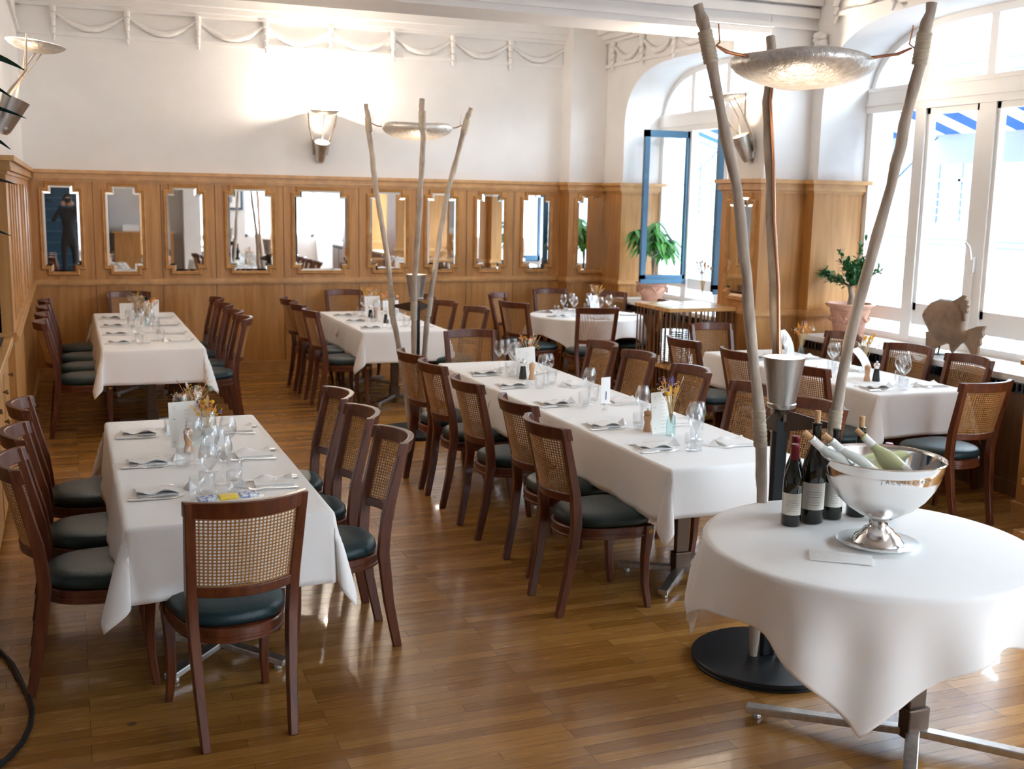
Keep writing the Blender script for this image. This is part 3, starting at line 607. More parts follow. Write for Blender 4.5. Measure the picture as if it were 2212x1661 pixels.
# ------------------------------------------------------------------ branch floor lamps
WARM = (1.0, .80, .58)
LAMPGLOW = mat('lamp_glow', (1, .9, .8), .5, emit=(1.0, .80, .58), estr=7.0)
def lathe_obj(prof, name, m, parent, seg=40, c=(0, 0, 0), smooth=45, caps=(True, True)): return MB().lathe(prof, seg, c, *caps).build(name, m, parent, smooth)
def floor_lamp(label):
    t = thing('branch_floor_lamp', label, 'floor lamp', (0, 0, 0), 0, 'branch floor lamps with dish and metal cone')
    lathe_obj([(0, 0), (.325, 0), (.33, .004), (.33, .010), (.325, .014), (.325, .016), (.33, .02), (.33, .028), (.325, .033), (0, .034)], 'base_plate', BLACKM, t, 72, smooth=30)
    m = MB(); m.box(-.03, .03, -.016, .016, .034, 1.14); m.build('pole', BLACKM, t, 0, .004)
    V = Vector((.582, .813, 0)); Rr_ = Vector((.813, -.582, 0))
    def W(p, q, z): v = Rr_ * p + V * q; return (v.x, v.y, z)
    sticks = [ [(-.055, -.03, .03), (-.055, -.06, .45), (-.060, -.10, .75), (-.068, -.12, .925), (-.093, -.15, 1.167), (-.131, -.17, 1.42), (-.169, -.19, 1.705), (-.227, -.22, 2.073), (-.271, -.25, 2.252), (-.346, -.28, 2.55), (-.376, -.29, 2.67), (-.404, -.30, 2.755)],
               [(.055, -.02, .03), (.10, -.03, .45), (.17, -.04, .80), (.216, -.04, 1.029), (.226, -.05, 1.209), (.255, -.06, 1.464), (.313, -.08, 1.789), (.371, -.10, 2.085), (.404, -.12, 2.316), (.437, -.14, 2.541), (.448, -.15, 2.66), (.465, -.15, 2.768)],
               [(0, .06, .03), (-.005, .11, .45), (-.011, .15, .762), (-.017, .20, 1.068), (-.037, .26, 1.372), (-.063, .30, 1.636), (-.090, .36, 1.922), (-.118, .42, 2.188), (-.139, .48, 2.457), (-.139, .52, 2.603), (-.146, .56, 2.751)] ]
    wings = []
    for k, st in enumerate(sticks):
        pts = [W(*p) for p in st]; fine = []
        rr = random.Random(k + 3)
        for a, b in zip(pts, pts[1:]):
            for q in range(3): fine.append(tuple(Vector(a).lerp(Vector(b), q / 3) + Vector((rr.uniform(-1, 1), rr.uniform(-1, 1), 0)) * .0035))
        fine.append(pts[-1]); n = len(fine)
        rad = [.0235 - .0035 * i / n + .0022 * math.sin(i * 1.7 + k) + (.004 if i % 7 == 3 else 0) for i in range(n)]; rad[0] = .016
        br = MB().tube(fine, rad, 12).build('branch', BRANCH, t, 70)
        for nm, z0, z1 in (('lashing', 1.0, 1.16), ('lashing', 2.54, 2.66)):
            c = []
            for i in range(n):
                if z0 - .06 < fine[i][2] < z1 + .06: pass
            def at(z):
                for a, b in zip(pts, pts[1:]):
                    if a[2] <= z <= b[2]: return Vector(a).lerp(Vector(b), (z - a[2]) / (b[2] - a[2]))
                return Vector(pts[-1])
            zz = [z0 + (z1 - z0) * i / 16 for i in range(17)]
            MB().tube([tuple(at(z)) for z in zz], [.0275 + .0022 * (i % 2) for i in range(17)], 12).build(nm, TWINE, br, 70)
        p = at(1.09); wv = MB()
        pd = p.normalized() if False else Vector((p.x, p.y, 0)).normalized(); nn = Vector((-pd.y, pd.x, 0)) * .004; L_ = Vector((p.x, p.y, 0)).length
        o1 = [(0, 1.045), (0, 1.135), (.03, 1.135), (L_ - .01, 1.098), (L_ - .01, 1.08), (.03, 1.045)]
        wv.rings([[tuple(pd * a + nn + Vector((0, 0, z))) for a, z in o1], [tuple(pd * a - nn + Vector((0, 0, z))) for a, z in o1]]); wv.build('bracket', BRONZE, t, 0)
        # wire hanger from stick to dish
        top = at(2.57); rim = Vector((top.x, top.y, 0)).normalized() * .262; h = MB(); nv = Vector((-rim.y, rim.x, 0)).normalized() * .014
        pd2 = Vector((top.x, top.y, 0)).normalized()
        for s in (-1, 1): h.tube([tuple(Vector((rim.x, rim.y, 2.575)) + nv * s), tuple(Vector((top.x, top.y, 0)) - pd2 * .085 + nv * s * .8 + Vector((0, 0, 2.585))), tuple(top - pd2 * .035 + Vector((0, 0, .035)))], .0045, 6)
        h.tube([tuple(top - pd2 * .02 + Vector((0, 0, .03))), tuple(top - pd2 * .045 + Vector((0, 0, .05))), tuple(top - pd2 * .04 + Vector((0, 0, .08))), tuple(top - pd2 * .035 + Vector((0, 0, .12)))], .003, 6)
        h.build('wire_hanger', COPPER, t, 60)
    cab = MB(); st = sticks[2]
    cab.tube([tuple(Vector(W(*p)) - V * .03 + Rr_ * (.012 if i % 2 else .02)) for i, p in enumerate(st[3:10])], .008, 6); cab.build('power_cable', COPPER, t, 60)
    lathe_obj([(.055, 1.145), (.06, 1.15), (.062, 1.165), (.058, 1.17), (.087, 1.362), (.088, 1.364), (.084, 1.364), (.055, 1.172), (0, 1.17)], 'lamp_cup', BRUSHED, t, 40, caps=(True, False))
    m = MB(); m.box(-.008, .008, -.03, .03, 1.09, 1.15); m.lathe([(.02, 1.10), (.045, 1.15)], 16); m.build('cup_bracket', BRONZE, t, 30)
    lathe_obj([(0, 1.340), (.079, 1.340), (.079, 1.343), (0, 1.343)], 'bulb', LAMPGLOW, t, 24)
    d = MB(); prof = [(0, 2.465), (.06, 2.467), (.12, 2.474), (.18, 2.488), (.23, 2.507), (.265, 2.528), (.284, 2.550), (.288, 2.565), (.284, 2.580), (.272, 2.592), (.255, 2.598), (.25, 2.594), (.262, 2.588), (.272, 2.575), (.275, 2.562), (.262, 2.54), (.22, 2.515), (.15, 2.49), (0, 2.475)]
    sg = 96; rs = []
    for r, z in prof: rs.append([(max(r, 1e-4) * (1 + .012 * math.sin(5 * a) * (z - 2.46) * 8) * math.cos(a), max(r, 1e-4) * math.sin(a), z + .006 * math.sin(3 * a + 1) * (r / .28)) for a in [2 * PI * j / sg for j in range(sg)]])
    d.rings(rs, True, True); d.build('dish', HAMMER, t, 60)
    return t
def lamp_light(loc, energy, cone, rot=(PI, 0, 0), size=.04, name='lamp_spot', blend=.4):
    l = bpy.data.lights.new(name, 'SPOT'); l.energy = energy; l.color = WARM; l.spot_size = math.radians(cone); l.spot_blend = blend; l.shadow_soft_size = size
    o = bpy.data.objects.new(name, l); COL.objects.link(o); o.location = loc; o.rotation_euler = rot; return o
lampA = floor_lamp('tall three-branch floor lamp beside the round wine table, metal cone lighting its dish')
lampA.location = (2.80, 3.905, 0)
KIDS[lampA] = [(ch, list(ch.children)) for ch in lampA.children]
lampB = dup(lampA, (2.71, 9.0, 0), math.radians(-172), 'tall three-branch floor lamp standing behind the long central table by the middle mirrors')
for x, y in ((2.80, 3.905), (2.71, 9.0)): lamp_light((x, y, 1.36), 30, 26)

# ------------------------------------------------------------------ wall sconces
def sconce(loc, rz, label):                # local: wall at y=0, room toward -y
    t = thing('wall_lamp', label, 'wall lamp', loc, rz, 'wall lamps with tilted cone and dish on twigs')
    c = MB(); c.M = Matrix.Translation((0, -.03, 2.37)) @ Matrix.Rotation(math.radians(24), 4, 'X')
    c.lathe([(.0, 0), (.035, .008), (.048, .03), (.086, .245), (.087, .247), (.083, .247), (.05, .04), (0, .03)], 28); c.build('cone', BRUSHED, t, 50)
    g = MB(); g.M = c.M; g.lathe([(0, .215), (.077, .215), (.077, .218), (0, .218)], 20); g.build('bulb', mat('sconce_glow', (1, .9, .8), .5, emit=(1, .76, .5), estr=5), t, 50)
    B(-.05, .05, -.02, 0, 2.40, 2.56).build('wall_plate', BRUSHED, t, 0, .004)
    d = MB(); d.M = Matrix.Translation((0, -.26, 2.93)) @ Matrix.Rotation(math.radians(7), 4, 'X')
    d.lathe([(0, -.045), (.06, -.042), (.12, -.028), (.165, -.006), (.18, .008), (.182, .014), (.175, .016), (.15, .004), (.10, -.014), (0, -.028)], 48); d.build('dish', HAMMER, t, 50)
    for s, a, b in ((-1, (-.172, -.21, 2.93), (-.16, -.20, 2.76)), (1, (.165, -.20, 2.95), (.12, -.17, 2.74))):
        w_ = MB(); w_.tube([(s * .075, -.02, 2.46), (s * .095, -.07, 2.60), b, a, (a[0] * 1.02, a[1] - .005, a[2] + .05)], [.009, .008, .007, .006, .005], 8); w_.build('twig', BRANCH, t, 70)
    w_ = MB(); w_.tube([(.0, -.13, 2.60), (.005, -.16, 2.75), (0, -.26, 2.89)], .006, 8); w_.tube([(.085, -.09, 2.62), (.14, -.22, 2.80), (.13, -.30, 2.91)], .005, 8); w_.build('twig', BRANCH, t, 70)
    M_ = Matrix.Translation(loc) @ Matrix.Rotation(rz, 4, 'Z')
    p = M_ @ Vector((0, -.24, 3.00)); l = bpy.data.lights.new('halogen', 'POINT'); l.energy = 26; l.color = (1.0, .87, .70); l.shadow_soft_size = .03; o = bpy.data.objects.new('sconce_halogen', l); COL.objects.link(o); o.location = p
    q = M_ @ Vector((0, -.13, 2.62)); o = lamp_light(q, 3, 60); o.rotation_euler = (Matrix.Rotation(rz, 4, 'Z') @ Matrix.Rotation(PI - math.radians(22), 4, 'X')).to_euler()
sconce((2.70, 12.78, 0), 0, 'wall lamp on the white back wall above the widest mirror')
sconce((5.69, 8.60, 0), -PI / 2, 'wall lamp on the pier between the windows, behind the tall branch lamp')
sconce((-.40, 7.95, -.02), PI / 2, 'wall lamp on the left wall behind the rubber plant leaves')

# ------------------------------------------------------------------ waiter station with plates
ROD = mat('brown_rod', (.22, .10, .035), .35)
t = thing('plate_stand', 'oak waiter stand with thin rods holding plates, beside the window pier', 'stand', (5.285, 8.96, 0))
B(-.345, .345, -.33, .33, 1.035, 1.07).build('top', TOPWOOD, t, 0, .003); B(-.345, .345, -.33, .33, .52, .555).build('shelf', TOPWOOD, t, 0, .003); B(-.345, .345, -.33, .33, .04, .075).build('bottom_board', TOPWOOD, t, 0, .003)
for k in range(11):
    for s in (-1, 1): MB().tube([(-.32 + .064 * k, s * .31, .06), (-.32 + .064 * k, s * .31, 1.04)], .007, 8).build('rod', ROD, t, 60)
for k in range(1, 9):
    for s in (-1, 1): MB().tube([(s * .325, -.31 + .069 * k, .06), (s * .325, -.31 + .069 * k, 1.04)], .007, 8).build('rod', ROD, t, 60)
m = MB()
for sx in (-1, 1):
    for sy in (-1, 1): m.box(sx * .29 - .03, sx * .29 + .03, sy * .27 - .03, sy * .27 + .03, 0, .06)
m.build('foot', OAKD, t, 0)
pl0 = None; PLATE = mat('white_porcelain', (.82, .83, .80), .2, coat=.5)
for k in range(16):
    L_ = 'white dinner plate, %s of the stack on the waiter stand shelf' % (['bottom one'] + ['number %d from the bottom' % q for q in range(2, 16)] + ['topmost'])[k]
    if k == 0:
        pl0 = MB().lathe([(0, 0), (.07, 0), (.08, .004), (.135, .017), (.137, .019), (.08, .009), (0, .006)], 36).build('dinner_plate', PLATE, None, 50, label=L_, cat='plate', group='stacked dinner plates on the waiter stand'); pl0.location = (5.13, 8.83, .556)
    else:
        o = pl0.copy(); COL.objects.link(o); o['label'] = L_; o.location = (5.13 + random.uniform(-.003, .003), 8.83 + random.uniform(-.003, .003), .556 + .0185 * k)
# second stand at the right edge of the frame
t = thing('side_stand', 'light oak stand with a thin post at the right edge near the window', 'stand', (5.42, 4.72, 0))
B(-.16, .4, -.2, .2, .03, .085).build('bottom_board', TOPWOOD, t, 0, .004); B(-.13, .4, -.2, .2, .36, .40).build('shelf', TOPWOOD, t, 0, .004); B(-.06, .4, -.2, .2, .80, .84).build('top', TOPWOOD, t, 0, .004)
MB().tube([(-.12, .12, .085), (-.11, .12, .36)], .008, 8).build('rod', BRONZE, t, 60); MB().tube([(-.03, .12, .40), (-.03, .12, .80)], .02, 8).build('post', TOPWOOD, t, 60)
MB().tube([(.3, -.12, .085), (.3, -.12, .80)], .02, 8).build('post', TOPWOOD, t, 60); B(-.14, .38, -.18, .18, 0, .03).build('plinth', OAKD, t, 0)

# ------------------------------------------------------------------ potted plants
def urn(name, prof, t, swag=True):
    MB().lathe(prof, 48).build('pot', TERRA, t, 50)
def leaf_mb(m, p, d, L, W, up=(0, 0, 1), droop=.25, n=5):
    p = Vector(p); d = Vector(d).normalized(); s = d.cross(Vector(up)); s = s.normalized() if s.length > .01 else Vector((1, 0, 0)); nrm = s.cross(d)
    vs = []
    for i in range(n + 1):
        t_ = i / n; w_ = W * math.sin(PI * min(1, t_ * .92 + .06)) ** .8; c = p + d * L * t_ - Vector((0, 0, 1)) * droop * L * t_ * t_
        vs += [tuple(c - s * w_ / 2 + nrm * w_ * .18), tuple(c), tuple(c + s * w_ / 2 + nrm * w_ * .18)]
    fs = []
    for i in range(n): k = 3 * i; fs += [(k, k + 1, k + 4, k + 3), (k + 1, k + 2, k + 5, k + 4)]
    m.add(vs, fs)
# ficus-like plant on the sill of the near window
t = thing('potted_ficus', 'small leafy ficus in a terracotta urn on the sill beside the pier', 'potted plant', (6.34, 7.93, .862))
MB().lathe([(0, 0), (.135, 0), (.14, .01), (.138, .03), (.125, .04), (.128, .06), (.145, .12), (.14, .13), (.150, .14), (.158, .20), (.172, .235), (.165, .245), (.178, .262), (.205, .275), (.212, .29), (.205, .30), (.185, .30), (.17, .26), (0, .255)], 48).build('pot', TERRA, t, 50)
m = MB()
for k in range(9): a = k * 2 * PI / 9; m.tube([(.155 * math.cos(a), .155 * math.sin(a), .19), (.166 * math.cos(a + .12), .166 * math.sin(a + .12), .165), (.160 * math.cos(a + .25), .160 * math.sin(a + .25), .15), (.17 * math.cos(a + .4), .17 * math.sin(a + .4), .175)], [.012, .016, .018, .014], 6)
m.build('relief', TERRA, t, 60); MB().lathe([(0, .262), (.172, .262), (0, .275)], 24).build('soil', SOIL, t, 60)
m = MB(); m.tube([(0, 0, .26), (.01, 0, .36), (-.01, .01, .45)], [.032, .026, .02], 10)
rr = random.Random(5); lm = MB()
for k in range(13):
    a = rr.uniform(0, 2 * PI); el = rr.uniform(.15, 1.3); L = rr.uniform(.16, .30) * (1.35 if k == 0 else 1); base = Vector((0, .01, .44)); d = Vector((math.cos(a) * math.cos(el), math.sin(a) * math.cos(el), math.sin(el)))
    if k == 0: d = Vector((.05, -.25, 1)).normalized()
    if k == 1: d = Vector((-.85, .1, .3)).normalized(); L = .30
    m.tube([tuple(base), tuple(base + d * L * .5 + Vector((0, 0, .02))), tuple(base + d * L)], [.008, .005, .003], 6)
    for j in range(62):
        q = rr.uniform(.15, 1.08); p = base + d * L * q + Vector((rr.uniform(-.03, .03), rr.uniform(-.03, .03), rr.uniform(-.02, .03))); e = (d + Vector((rr.uniform(-1, 1), rr.uniform(-1, 1), rr.uniform(-.6, .9)))).normalized(); leaf_mb(lm, p, e, rr.uniform(.05, .075), rr.uniform(.02, .03), droop=.2, n=3)
m.build('trunk', BARK, t, 60); lm.build('foliage', LEAF, t, 60)
# umbrella-leaved plant on the sill of the open window
t = thing('potted_umbrella_plant', 'large drooping green plant in a terracotta urn behind the open blue window', 'potted plant', (6.34, 11.50, .862))
MB().lathe([(0, 0), (.12, 0), (.125, .02), (.118, .05), (.14, .08), (.165, .13), (.172, .16), (.165, .17), (.182, .19), (.20, .205), (.19, .225), (.165, .22), (0, .21)], 40).build('pot', TERRA, t, 50)
m = MB()
for k in range(6): a = k * PI / 3; m.tube([(.168 * math.cos(a), .168 * math.sin(a), .17), (.175 * math.cos(a + .3), .175 * math.sin(a + .3), .11), (.172 * math.cos(a + .6), .172 * math.sin(a + .6), .16)], [.014, .02, .014], 6)
m.build('relief', TERRA, t, 60); MB().lathe([(0, .212), (.165, .212), (0, .22)], 24).build('soil', SOIL, t, 60)
m = MB(); m.tube([(0, 0, .2), (.012, 0, .45), (0, 0, .70)], [.016, .013, .01], 8); m.tube([(.02, .01, .2), (-.012, .01, .45), (.01, 0, .66)], [.012, .01, .008], 8); lm = MB()
for k in range(38):
    a = rr.uniform(0, 2 * PI); el = rr.uniform(-.35, 1.2); L = rr.uniform(.10, .26); base = Vector((0, 0, rr.uniform(.58, .74))); d = Vector((math.cos(a) * math.cos(el), math.sin(a) * math.cos(el), math.sin(el))); e = base + d * L
    m.tube([tuple(base), tuple(base + d * L * .6 + Vector((0, 0, .02))), tuple(e)], [.005, .004, .003], 5)
    for j in range(7):
        b = j * 2 * PI / 7 + rr.uniform(-.2, .2); dd = Vector((math.cos(b), math.sin(b), rr.uniform(-.45, .05))).normalized(); leaf_mb(lm, e, dd, rr.uniform(.14, .20), rr.uniform(.045, .06), droop=.55, n=5)
m.build('stem', BARK, t, 60); lm.build('foliage', LEAFL, t, 60)
# rubber plant on the bar counter, only its leaf tips reach the picture
t = thing('rubber_plant', 'rubber plant with large dark glossy leaves reaching in at the upper left', 'potted plant', (-.62, 5.25, 1.045))
MB().lathe([(0, 0), (.11, 0), (.15, .24), (.16, .26), (.14, .26), (.13, .23), (0, .22)], 32).build('pot', TERRA, t, 50)
st = MB(); st.tube([(0, 0, .2), (.02, -.02, .8), (.08, -.03, 1.25), (.12, -.03, 1.62)], [.018, .015, .012, .008], 8); st.build('stem', BARK, t, 60)
RUB = noise_mat('rubber_leaf', (.008, .045, .018), (.03, .12, .03), 6, rough=(.2, .32))
for p, d, L, W in (((.12, -.03, 1.52), (1, .25, .05), .37, .13), ((.10, -.03, 1.45), (1, .15, -.12), .33, .11), ((.10, -.03, 1.30), (1, .1, .10), .38, .10), ((.09, -.03, 1.26), (1, .2, -.2), .33, .12), ((.08, -.02, .98), (1, .2, .22), .36, .11), ((.06, -.02, .80), (1, .1, .1), .335, .13), ((.05, 0, 1.2), (-1, .3, .1), .3, .12), ((.04, 0, .9), (-.6, 1, .1), .3, .12), ((.1, 0, 1.6), (-.2, .5, 1), .3, .12)):
    lf = MB(); leaf_mb(lf, p, d, L, W, droop=.22, n=10); lf.build('leaf', RUB, t, 60)

# ------------------------------------------------------------------ fish sculpture on the sill
FISHM = noise_mat('aged_driftwood_fish', (.16, .098, .058), (.27, .175, .11), 9, rough=(.6, .8), bump=.3)
t = thing('fish_sculpture', 'brown carved fish sculpture standing on the white sill', 'sculpture', (6.33, 6.70, .862))
# side profile in (s, z): s grows toward the tail (camera right)
def S_(s, z, x=0): return (x, -s, z)
top = [(-.315, .285), (-.29, .34), (-.23, .40), (-.14, .435), (-.03, .435), (.06, .415), (.11, .36), (.125, .28), (.13, .22), (.18, .205)]
bot = [(-.315, .285), (-.29, .245), (-.245, .19), (-.20, .13), (-.12, .10), (-.03, .095), (.05, .085), (.10, .10), (.14, .125), (.18, .15)]
m = MB(); rs = []
for i in range(len(top)):
    (sa, za), (sb, zb) = top[i], bot[i]; th = .055 * math.sin(PI * (i + .35) / (len(top) + .2)) + .006; r = []
    for k in range(16):
        a = 2 * PI * k / 16; q = (1 + math.sin(a)) / 2; r.append(S_(sb + (sa - sb) * q, zb + (za - zb) * q, th * math.cos(a)))
    rs.append(r)
m.rings(rs); m.build('body', FISHM, t, 60)
def fin(name, pts, th=.010, ribs=0):
    f = MB(); n = len(pts); tri = tessellate_polygon([[Vector((s, z, 0)) for s, z in pts]])
    f.add([S_(s, z, -th) for s, z in pts] + [S_(s, z, th) for s, z in pts], [tuple(q) for q in tri] + [tuple(i + n for i in reversed(q)) for q in tri] + [(i, (i + 1) % n, n + (i + 1) % n, n + i) for i in range(n)]); return f.build(name, FISHM, t, 0)
fin('dorsal_fin', [(-.02, .42), (.05, .455), (.10, .485), (.125, .48), (.115, .455), (.15, .445), (.145, .42), (.165, .41), (.15, .385), (.16, .365), (.135, .34), (.14, .30), (.11, .27), (.08, .40)])
tail = fin('tail_fin', [(.14, .21), (.20, .235), (.28, .265), (.345, .275), (.325, .235), (.335, .20), (.31, .17), (.32, .135), (.295, .11), (.30, .075), (.285, .04), (.27, .005), (.235, .05), (.19, .10), (.15, .13)], .012)
r_ = MB()
for k in range(8): q = k / 7; r_.tube([S_(.17, .20 - .07 * q, .012), S_(.31 - .03 * q, .255 - .2 * q, .013)], .004, 6)
r_.build('tail_ribs', FISHM, tail, 60)
fin('belly_fin', [(-.26, .16), (-.25, .08), (-.245, .0), (-.19, .02), (-.12, .06), (-.05, .09), (-.08, .14), (-.2, .18)], .012); fin('belly_fin', [(.0, .10), (.02, .045), (.035, .03), (.06, .06), (.10, .10), (.06, .12)], .010)
f = MB(); f.rings([[S_(-.16, .25, .055), S_(-.08, .235, .06), S_(-.09, .215, .06), S_(-.07, .20, .058), S_(-.17, .205, .055)], [S_(-.16, .25, .066), S_(-.08, .235, .072), S_(-.09, .215, .07), S_(-.07, .20, .07), S_(-.17, .205, .065)]]); f.build('pectoral_fin', FISHM, t, 0)
for sx in (-1, 1): e = MB().lathe([(.018, -.004), (.014, .003), (.006, .006), (0, .006)], 14).build('eye', BRONZE, t, 60); e.rotation_euler = (0, sx * PI / 2, 0); e.location = (sx * .030, .265, .30)
m = MB(); m.tube([S_(-.10, .10), S_(-.11, .05), S_(-.12, .0)], [.008, .006, .006], 8); m.lathe([(.05, 0), (.05, .006), (0, .008)], 20, (0, .11, 0)); m.build('stand', BLACKM, t, 50)
# ------------------------------------------------------------------ table ware (one of each kind, then copies)
def proto(name, builder, cat):
    t = thing(name, 'x', cat); builder(t); KIDS[t] = [(ch, list(ch.children)) for ch in t.children]; t['_used'] = 0; return t
PROT = {}
def place(kind, x, y, z, rz, label, group, scale=None):
    p = PROT[kind]; 
    if not p.get('_used'):
        p['_used'] = 1; p.location = (x, y, z); p.rotation_euler = (0, 0, rz); p['label'] = label; 
        if group: p['group'] = group
        if scale: p.scale = scale
        return p
    o = dup(p, (x, y, z), rz, label, group, scale); return o
def mesh_proto(kind, o, cat): o['category'] = cat; o['label'] = 'x'; KIDS[o] = []; PROT[kind] = o
ZT = .7545
mesh_proto('wine', MB().lathe([(0, .004), (.034, .002), (.036, 0), (.035, .004), (.012, .009), (.0045, .02), (.004, .085), (.008, .098), (.026, .118), (.039, .142), (.042, .160), (.038, .185), (.030, .212), (.0285, .214), (.037, .184), (.041, .160), (.038, .142), (.025, .120), (.006, .101), (0, .100)], 28, cap0=False, cap1=False).build('wine_glass', GLASS, None, 60), 'wine glass')
mesh_proto('tumbler', MB().lathe([(0, .001), (.026, 0), (.029, .004), (.033, .03), (.0345, .06), (.033, .092), (.0315, .093), (.033, .06), (.0315, .03), (.026, .009), (0, .008)], 28, cap0=False, cap1=False).build('water_tumbler', GLASS, None, 60), 'glass')
def napkin_mesh():
    m = MB(); nx, ny = 12, 14; vs = []
    m.box(-.058, .056, -.082, .080, 0, .004); m.box(-.057, .058, -.080, .082, .0045, .008)
    n = nx + 1
    for d in (0, .0035):
        for j in range(ny + 1):
            for i in range(nx + 1):
                u, v = i / nx * 2 - 1, j / ny * 2 - 1; vs.append((u * .060 + .003, v * .084, .0095 + d + .010 * max(0, u - .1) ** 1.5 * (1 + math.sin(4.5 * v))))
    K_ = n * (ny + 1); fs = []
    for j in range(ny):
        for i in range(nx): k = j * n + i; fs += [(K_ + k, K_ + k + 1, K_ + k + n + 1, K_ + k + n), (k + n, k + n + 1, k + 1, k)]
    for i in range(nx): fs += [(i, i + 1, K_ + i + 1, K_ + i), (ny * n + i + 1, ny * n + i, K_ + ny * n + i, K_ + ny * n + i + 1)]
    for j in range(ny): fs += [((j + 1) * n, j * n, K_ + j * n, K_ + (j + 1) * n), (j * n + nx, (j + 1) * n + nx, K_ + (j + 1) * n + nx, K_ + j * n + nx)]
    return m.add(vs, fs)
mesh_proto('napkin', napkin_mesh().build('napkin', NAPKIN, None, 50), 'napkin')
def fork_b(t):
    m = MB(); rs = []
    for y, w_, z in ((-.10, .0075, .003), (-.098, .009, .004), (-.05, .006, .004), (0, .003, .006), (.03, .003, .009), (.045, .008, .010), (.055, .0125, .008), (.07, .0125, .005)): rs.append([(-w_, y, z - .001), (w_, y, z - .001), (w_, y, z + .001), (-w_, y, z + .001)])
    m.rings(rs); m.build('handle', STEEL, t, 40)
    m = MB()
    for k in range(4): x = -.0105 + .007 * k; m.rings([[(x - .0016, y, z - .0008), (x + .0016, y, z - .0008), (x + .0016, y, z + .0008), (x - .0016, y, z + .0008)] for y, z in ((.068, .005), (.09, .004), (.108, .008))])
    m.build('tines', STEEL, t, 40)
PROT['fork'] = proto('fork', fork_b, 'fork')
def knife_b(t):
    m = MB(); m.rings([[(-w_, y, .001), (w_, y, .001), (w_, y, .001 + h), (-w_, y, .001 + h)] for y, w_, h in ((-.115, .005, .003), (-.112, .0075, .006), (-.02, .006, .006), (-.005, .005, .004))]); m.build('handle', STEEL, t, 40, .001)
    m = MB(); m.rings([[(-.006, y, .001), (w_, y, .001), (w_, y, .0025), (-.006, y, .003)] for y, w_ in ((-.005, .004), (.0, .009), (.07, .010), (.10, .004), (.108, -.004))]); m.build('blade', STEEL, t, 40)
PROT['knife'] = proto('knife', knife_b, 'knife')
m = MB(); m.add([(-.028, -.03, .001), (.03, -.026, .001), (0, .034, .001), (.001, -.006, .038), (-.0, -.008, .001)], [(0, 1, 3), (1, 2, 3), (2, 0, 3), (0, 2, 1)]); mesh_proto('tent', m.build('folded_card', CARD, None, 0), 'card')

def setting(tn, x, y, ang, pos, far, extra=True, tum=True, wn=True):
    """one cover; ang = direction the diner faces"""
    a = math.radians(ang); c, s = math.cos(a), math.sin(a); rz = a - PI / 2; jit = random.Random(int(x * 1000 + y * 77))
    def at(u, v): return (x + s * u + c * v, y - c * u + s * v)       # u: to the diner's right, v: away from the diner
    T_ = TN[tn]; g = 'place settings on the ' + T_
    lab = lambda what: '%s at %s of the %s' % (what, pos, T_)
    j = lambda q: jit.uniform(-q, q)
    p = at(0 + j(.008), .02); place('napkin', p[0], p[1], ZT, rz + j(.12), lab('folded napkin'), g)
    p = at(-.085 + j(.006), .03); place('fork', p[0], p[1], ZT, rz + j(.06), lab('steel fork'), g)
    p = at(.085 + j(.004), .015); place('knife', p[0], p[1], ZT, rz + j(.04), lab('longer knife'), g)
    p = at(.105 + j(.004), .0); place('knife', p[0], p[1], ZT, rz + j(.04), lab('outer knife'), g, (.9, .9, 1))
    if extra: p = at(-.02 + j(.01), .155); place('tent', p[0], p[1], ZT, jit.uniform(0, 6), lab('folded white card'), g)
    if wn: p = at(.07 + j(.01), .225); place('wine', p[0], p[1], ZT, 0, lab('wine glass'), g)
    if tum: p = at(.13 + j(.01), .17); place('tumbler', p[0], p[1], ZT, 0, lab('water tumbler'), g)
def covers(tn, x0, x1, ysL, ysR, inset=.125):
    for i, y in enumerate(ysL): setting(tn, x0 + inset, y, 0, 'the %s cover, counter side' % ORD[i], 0)
    for i, y in enumerate(ysR): setting(tn, x1 - inset, y, 180, 'the %s cover, window side' % ORD[i], 0)
covers(1, .157, .935, [6.00, 5.33, 4.76], [5.93, 5.33, 4.76])
covers(2, .22, 1.0, [11.75, 11.06, 10.42, 9.80], [11.72, 11.05, 10.37, 9.80])
covers(3, 2.53, 3.35, [11.56, 11.0, 10.40], [11.62, 11.0, 10.35])
covers(4, 2.608, 3.358, [7.45, 6.90, 6.20, 5.50, 4.92], [7.42, 6.80, 6.14, 5.45, 4.88])
covers(5, 5.02, 5.78, [7.65, 6.95, 6.15], [7.55, 6.85, 6.13])
for i, (a, nm) in enumerate(((-44, 'the leftmost cover'), (20, 'the near left cover'), (-92, 'the cover by the pilaster'), (80, 'the nearest cover'), (-138, 'the cover under the window'), (160, 'the cover by the stand'))):
    r = math.radians(a); setting(6, 5.33 - .48 * math.cos(r), 11.15 - .48 * math.sin(r), a, nm, 0, extra=False)
# fork at the head of the front table
place('fork', .43, 4.44, ZT, 0, 'steel fork beside the dish at the near head of the front table by the counter', None)

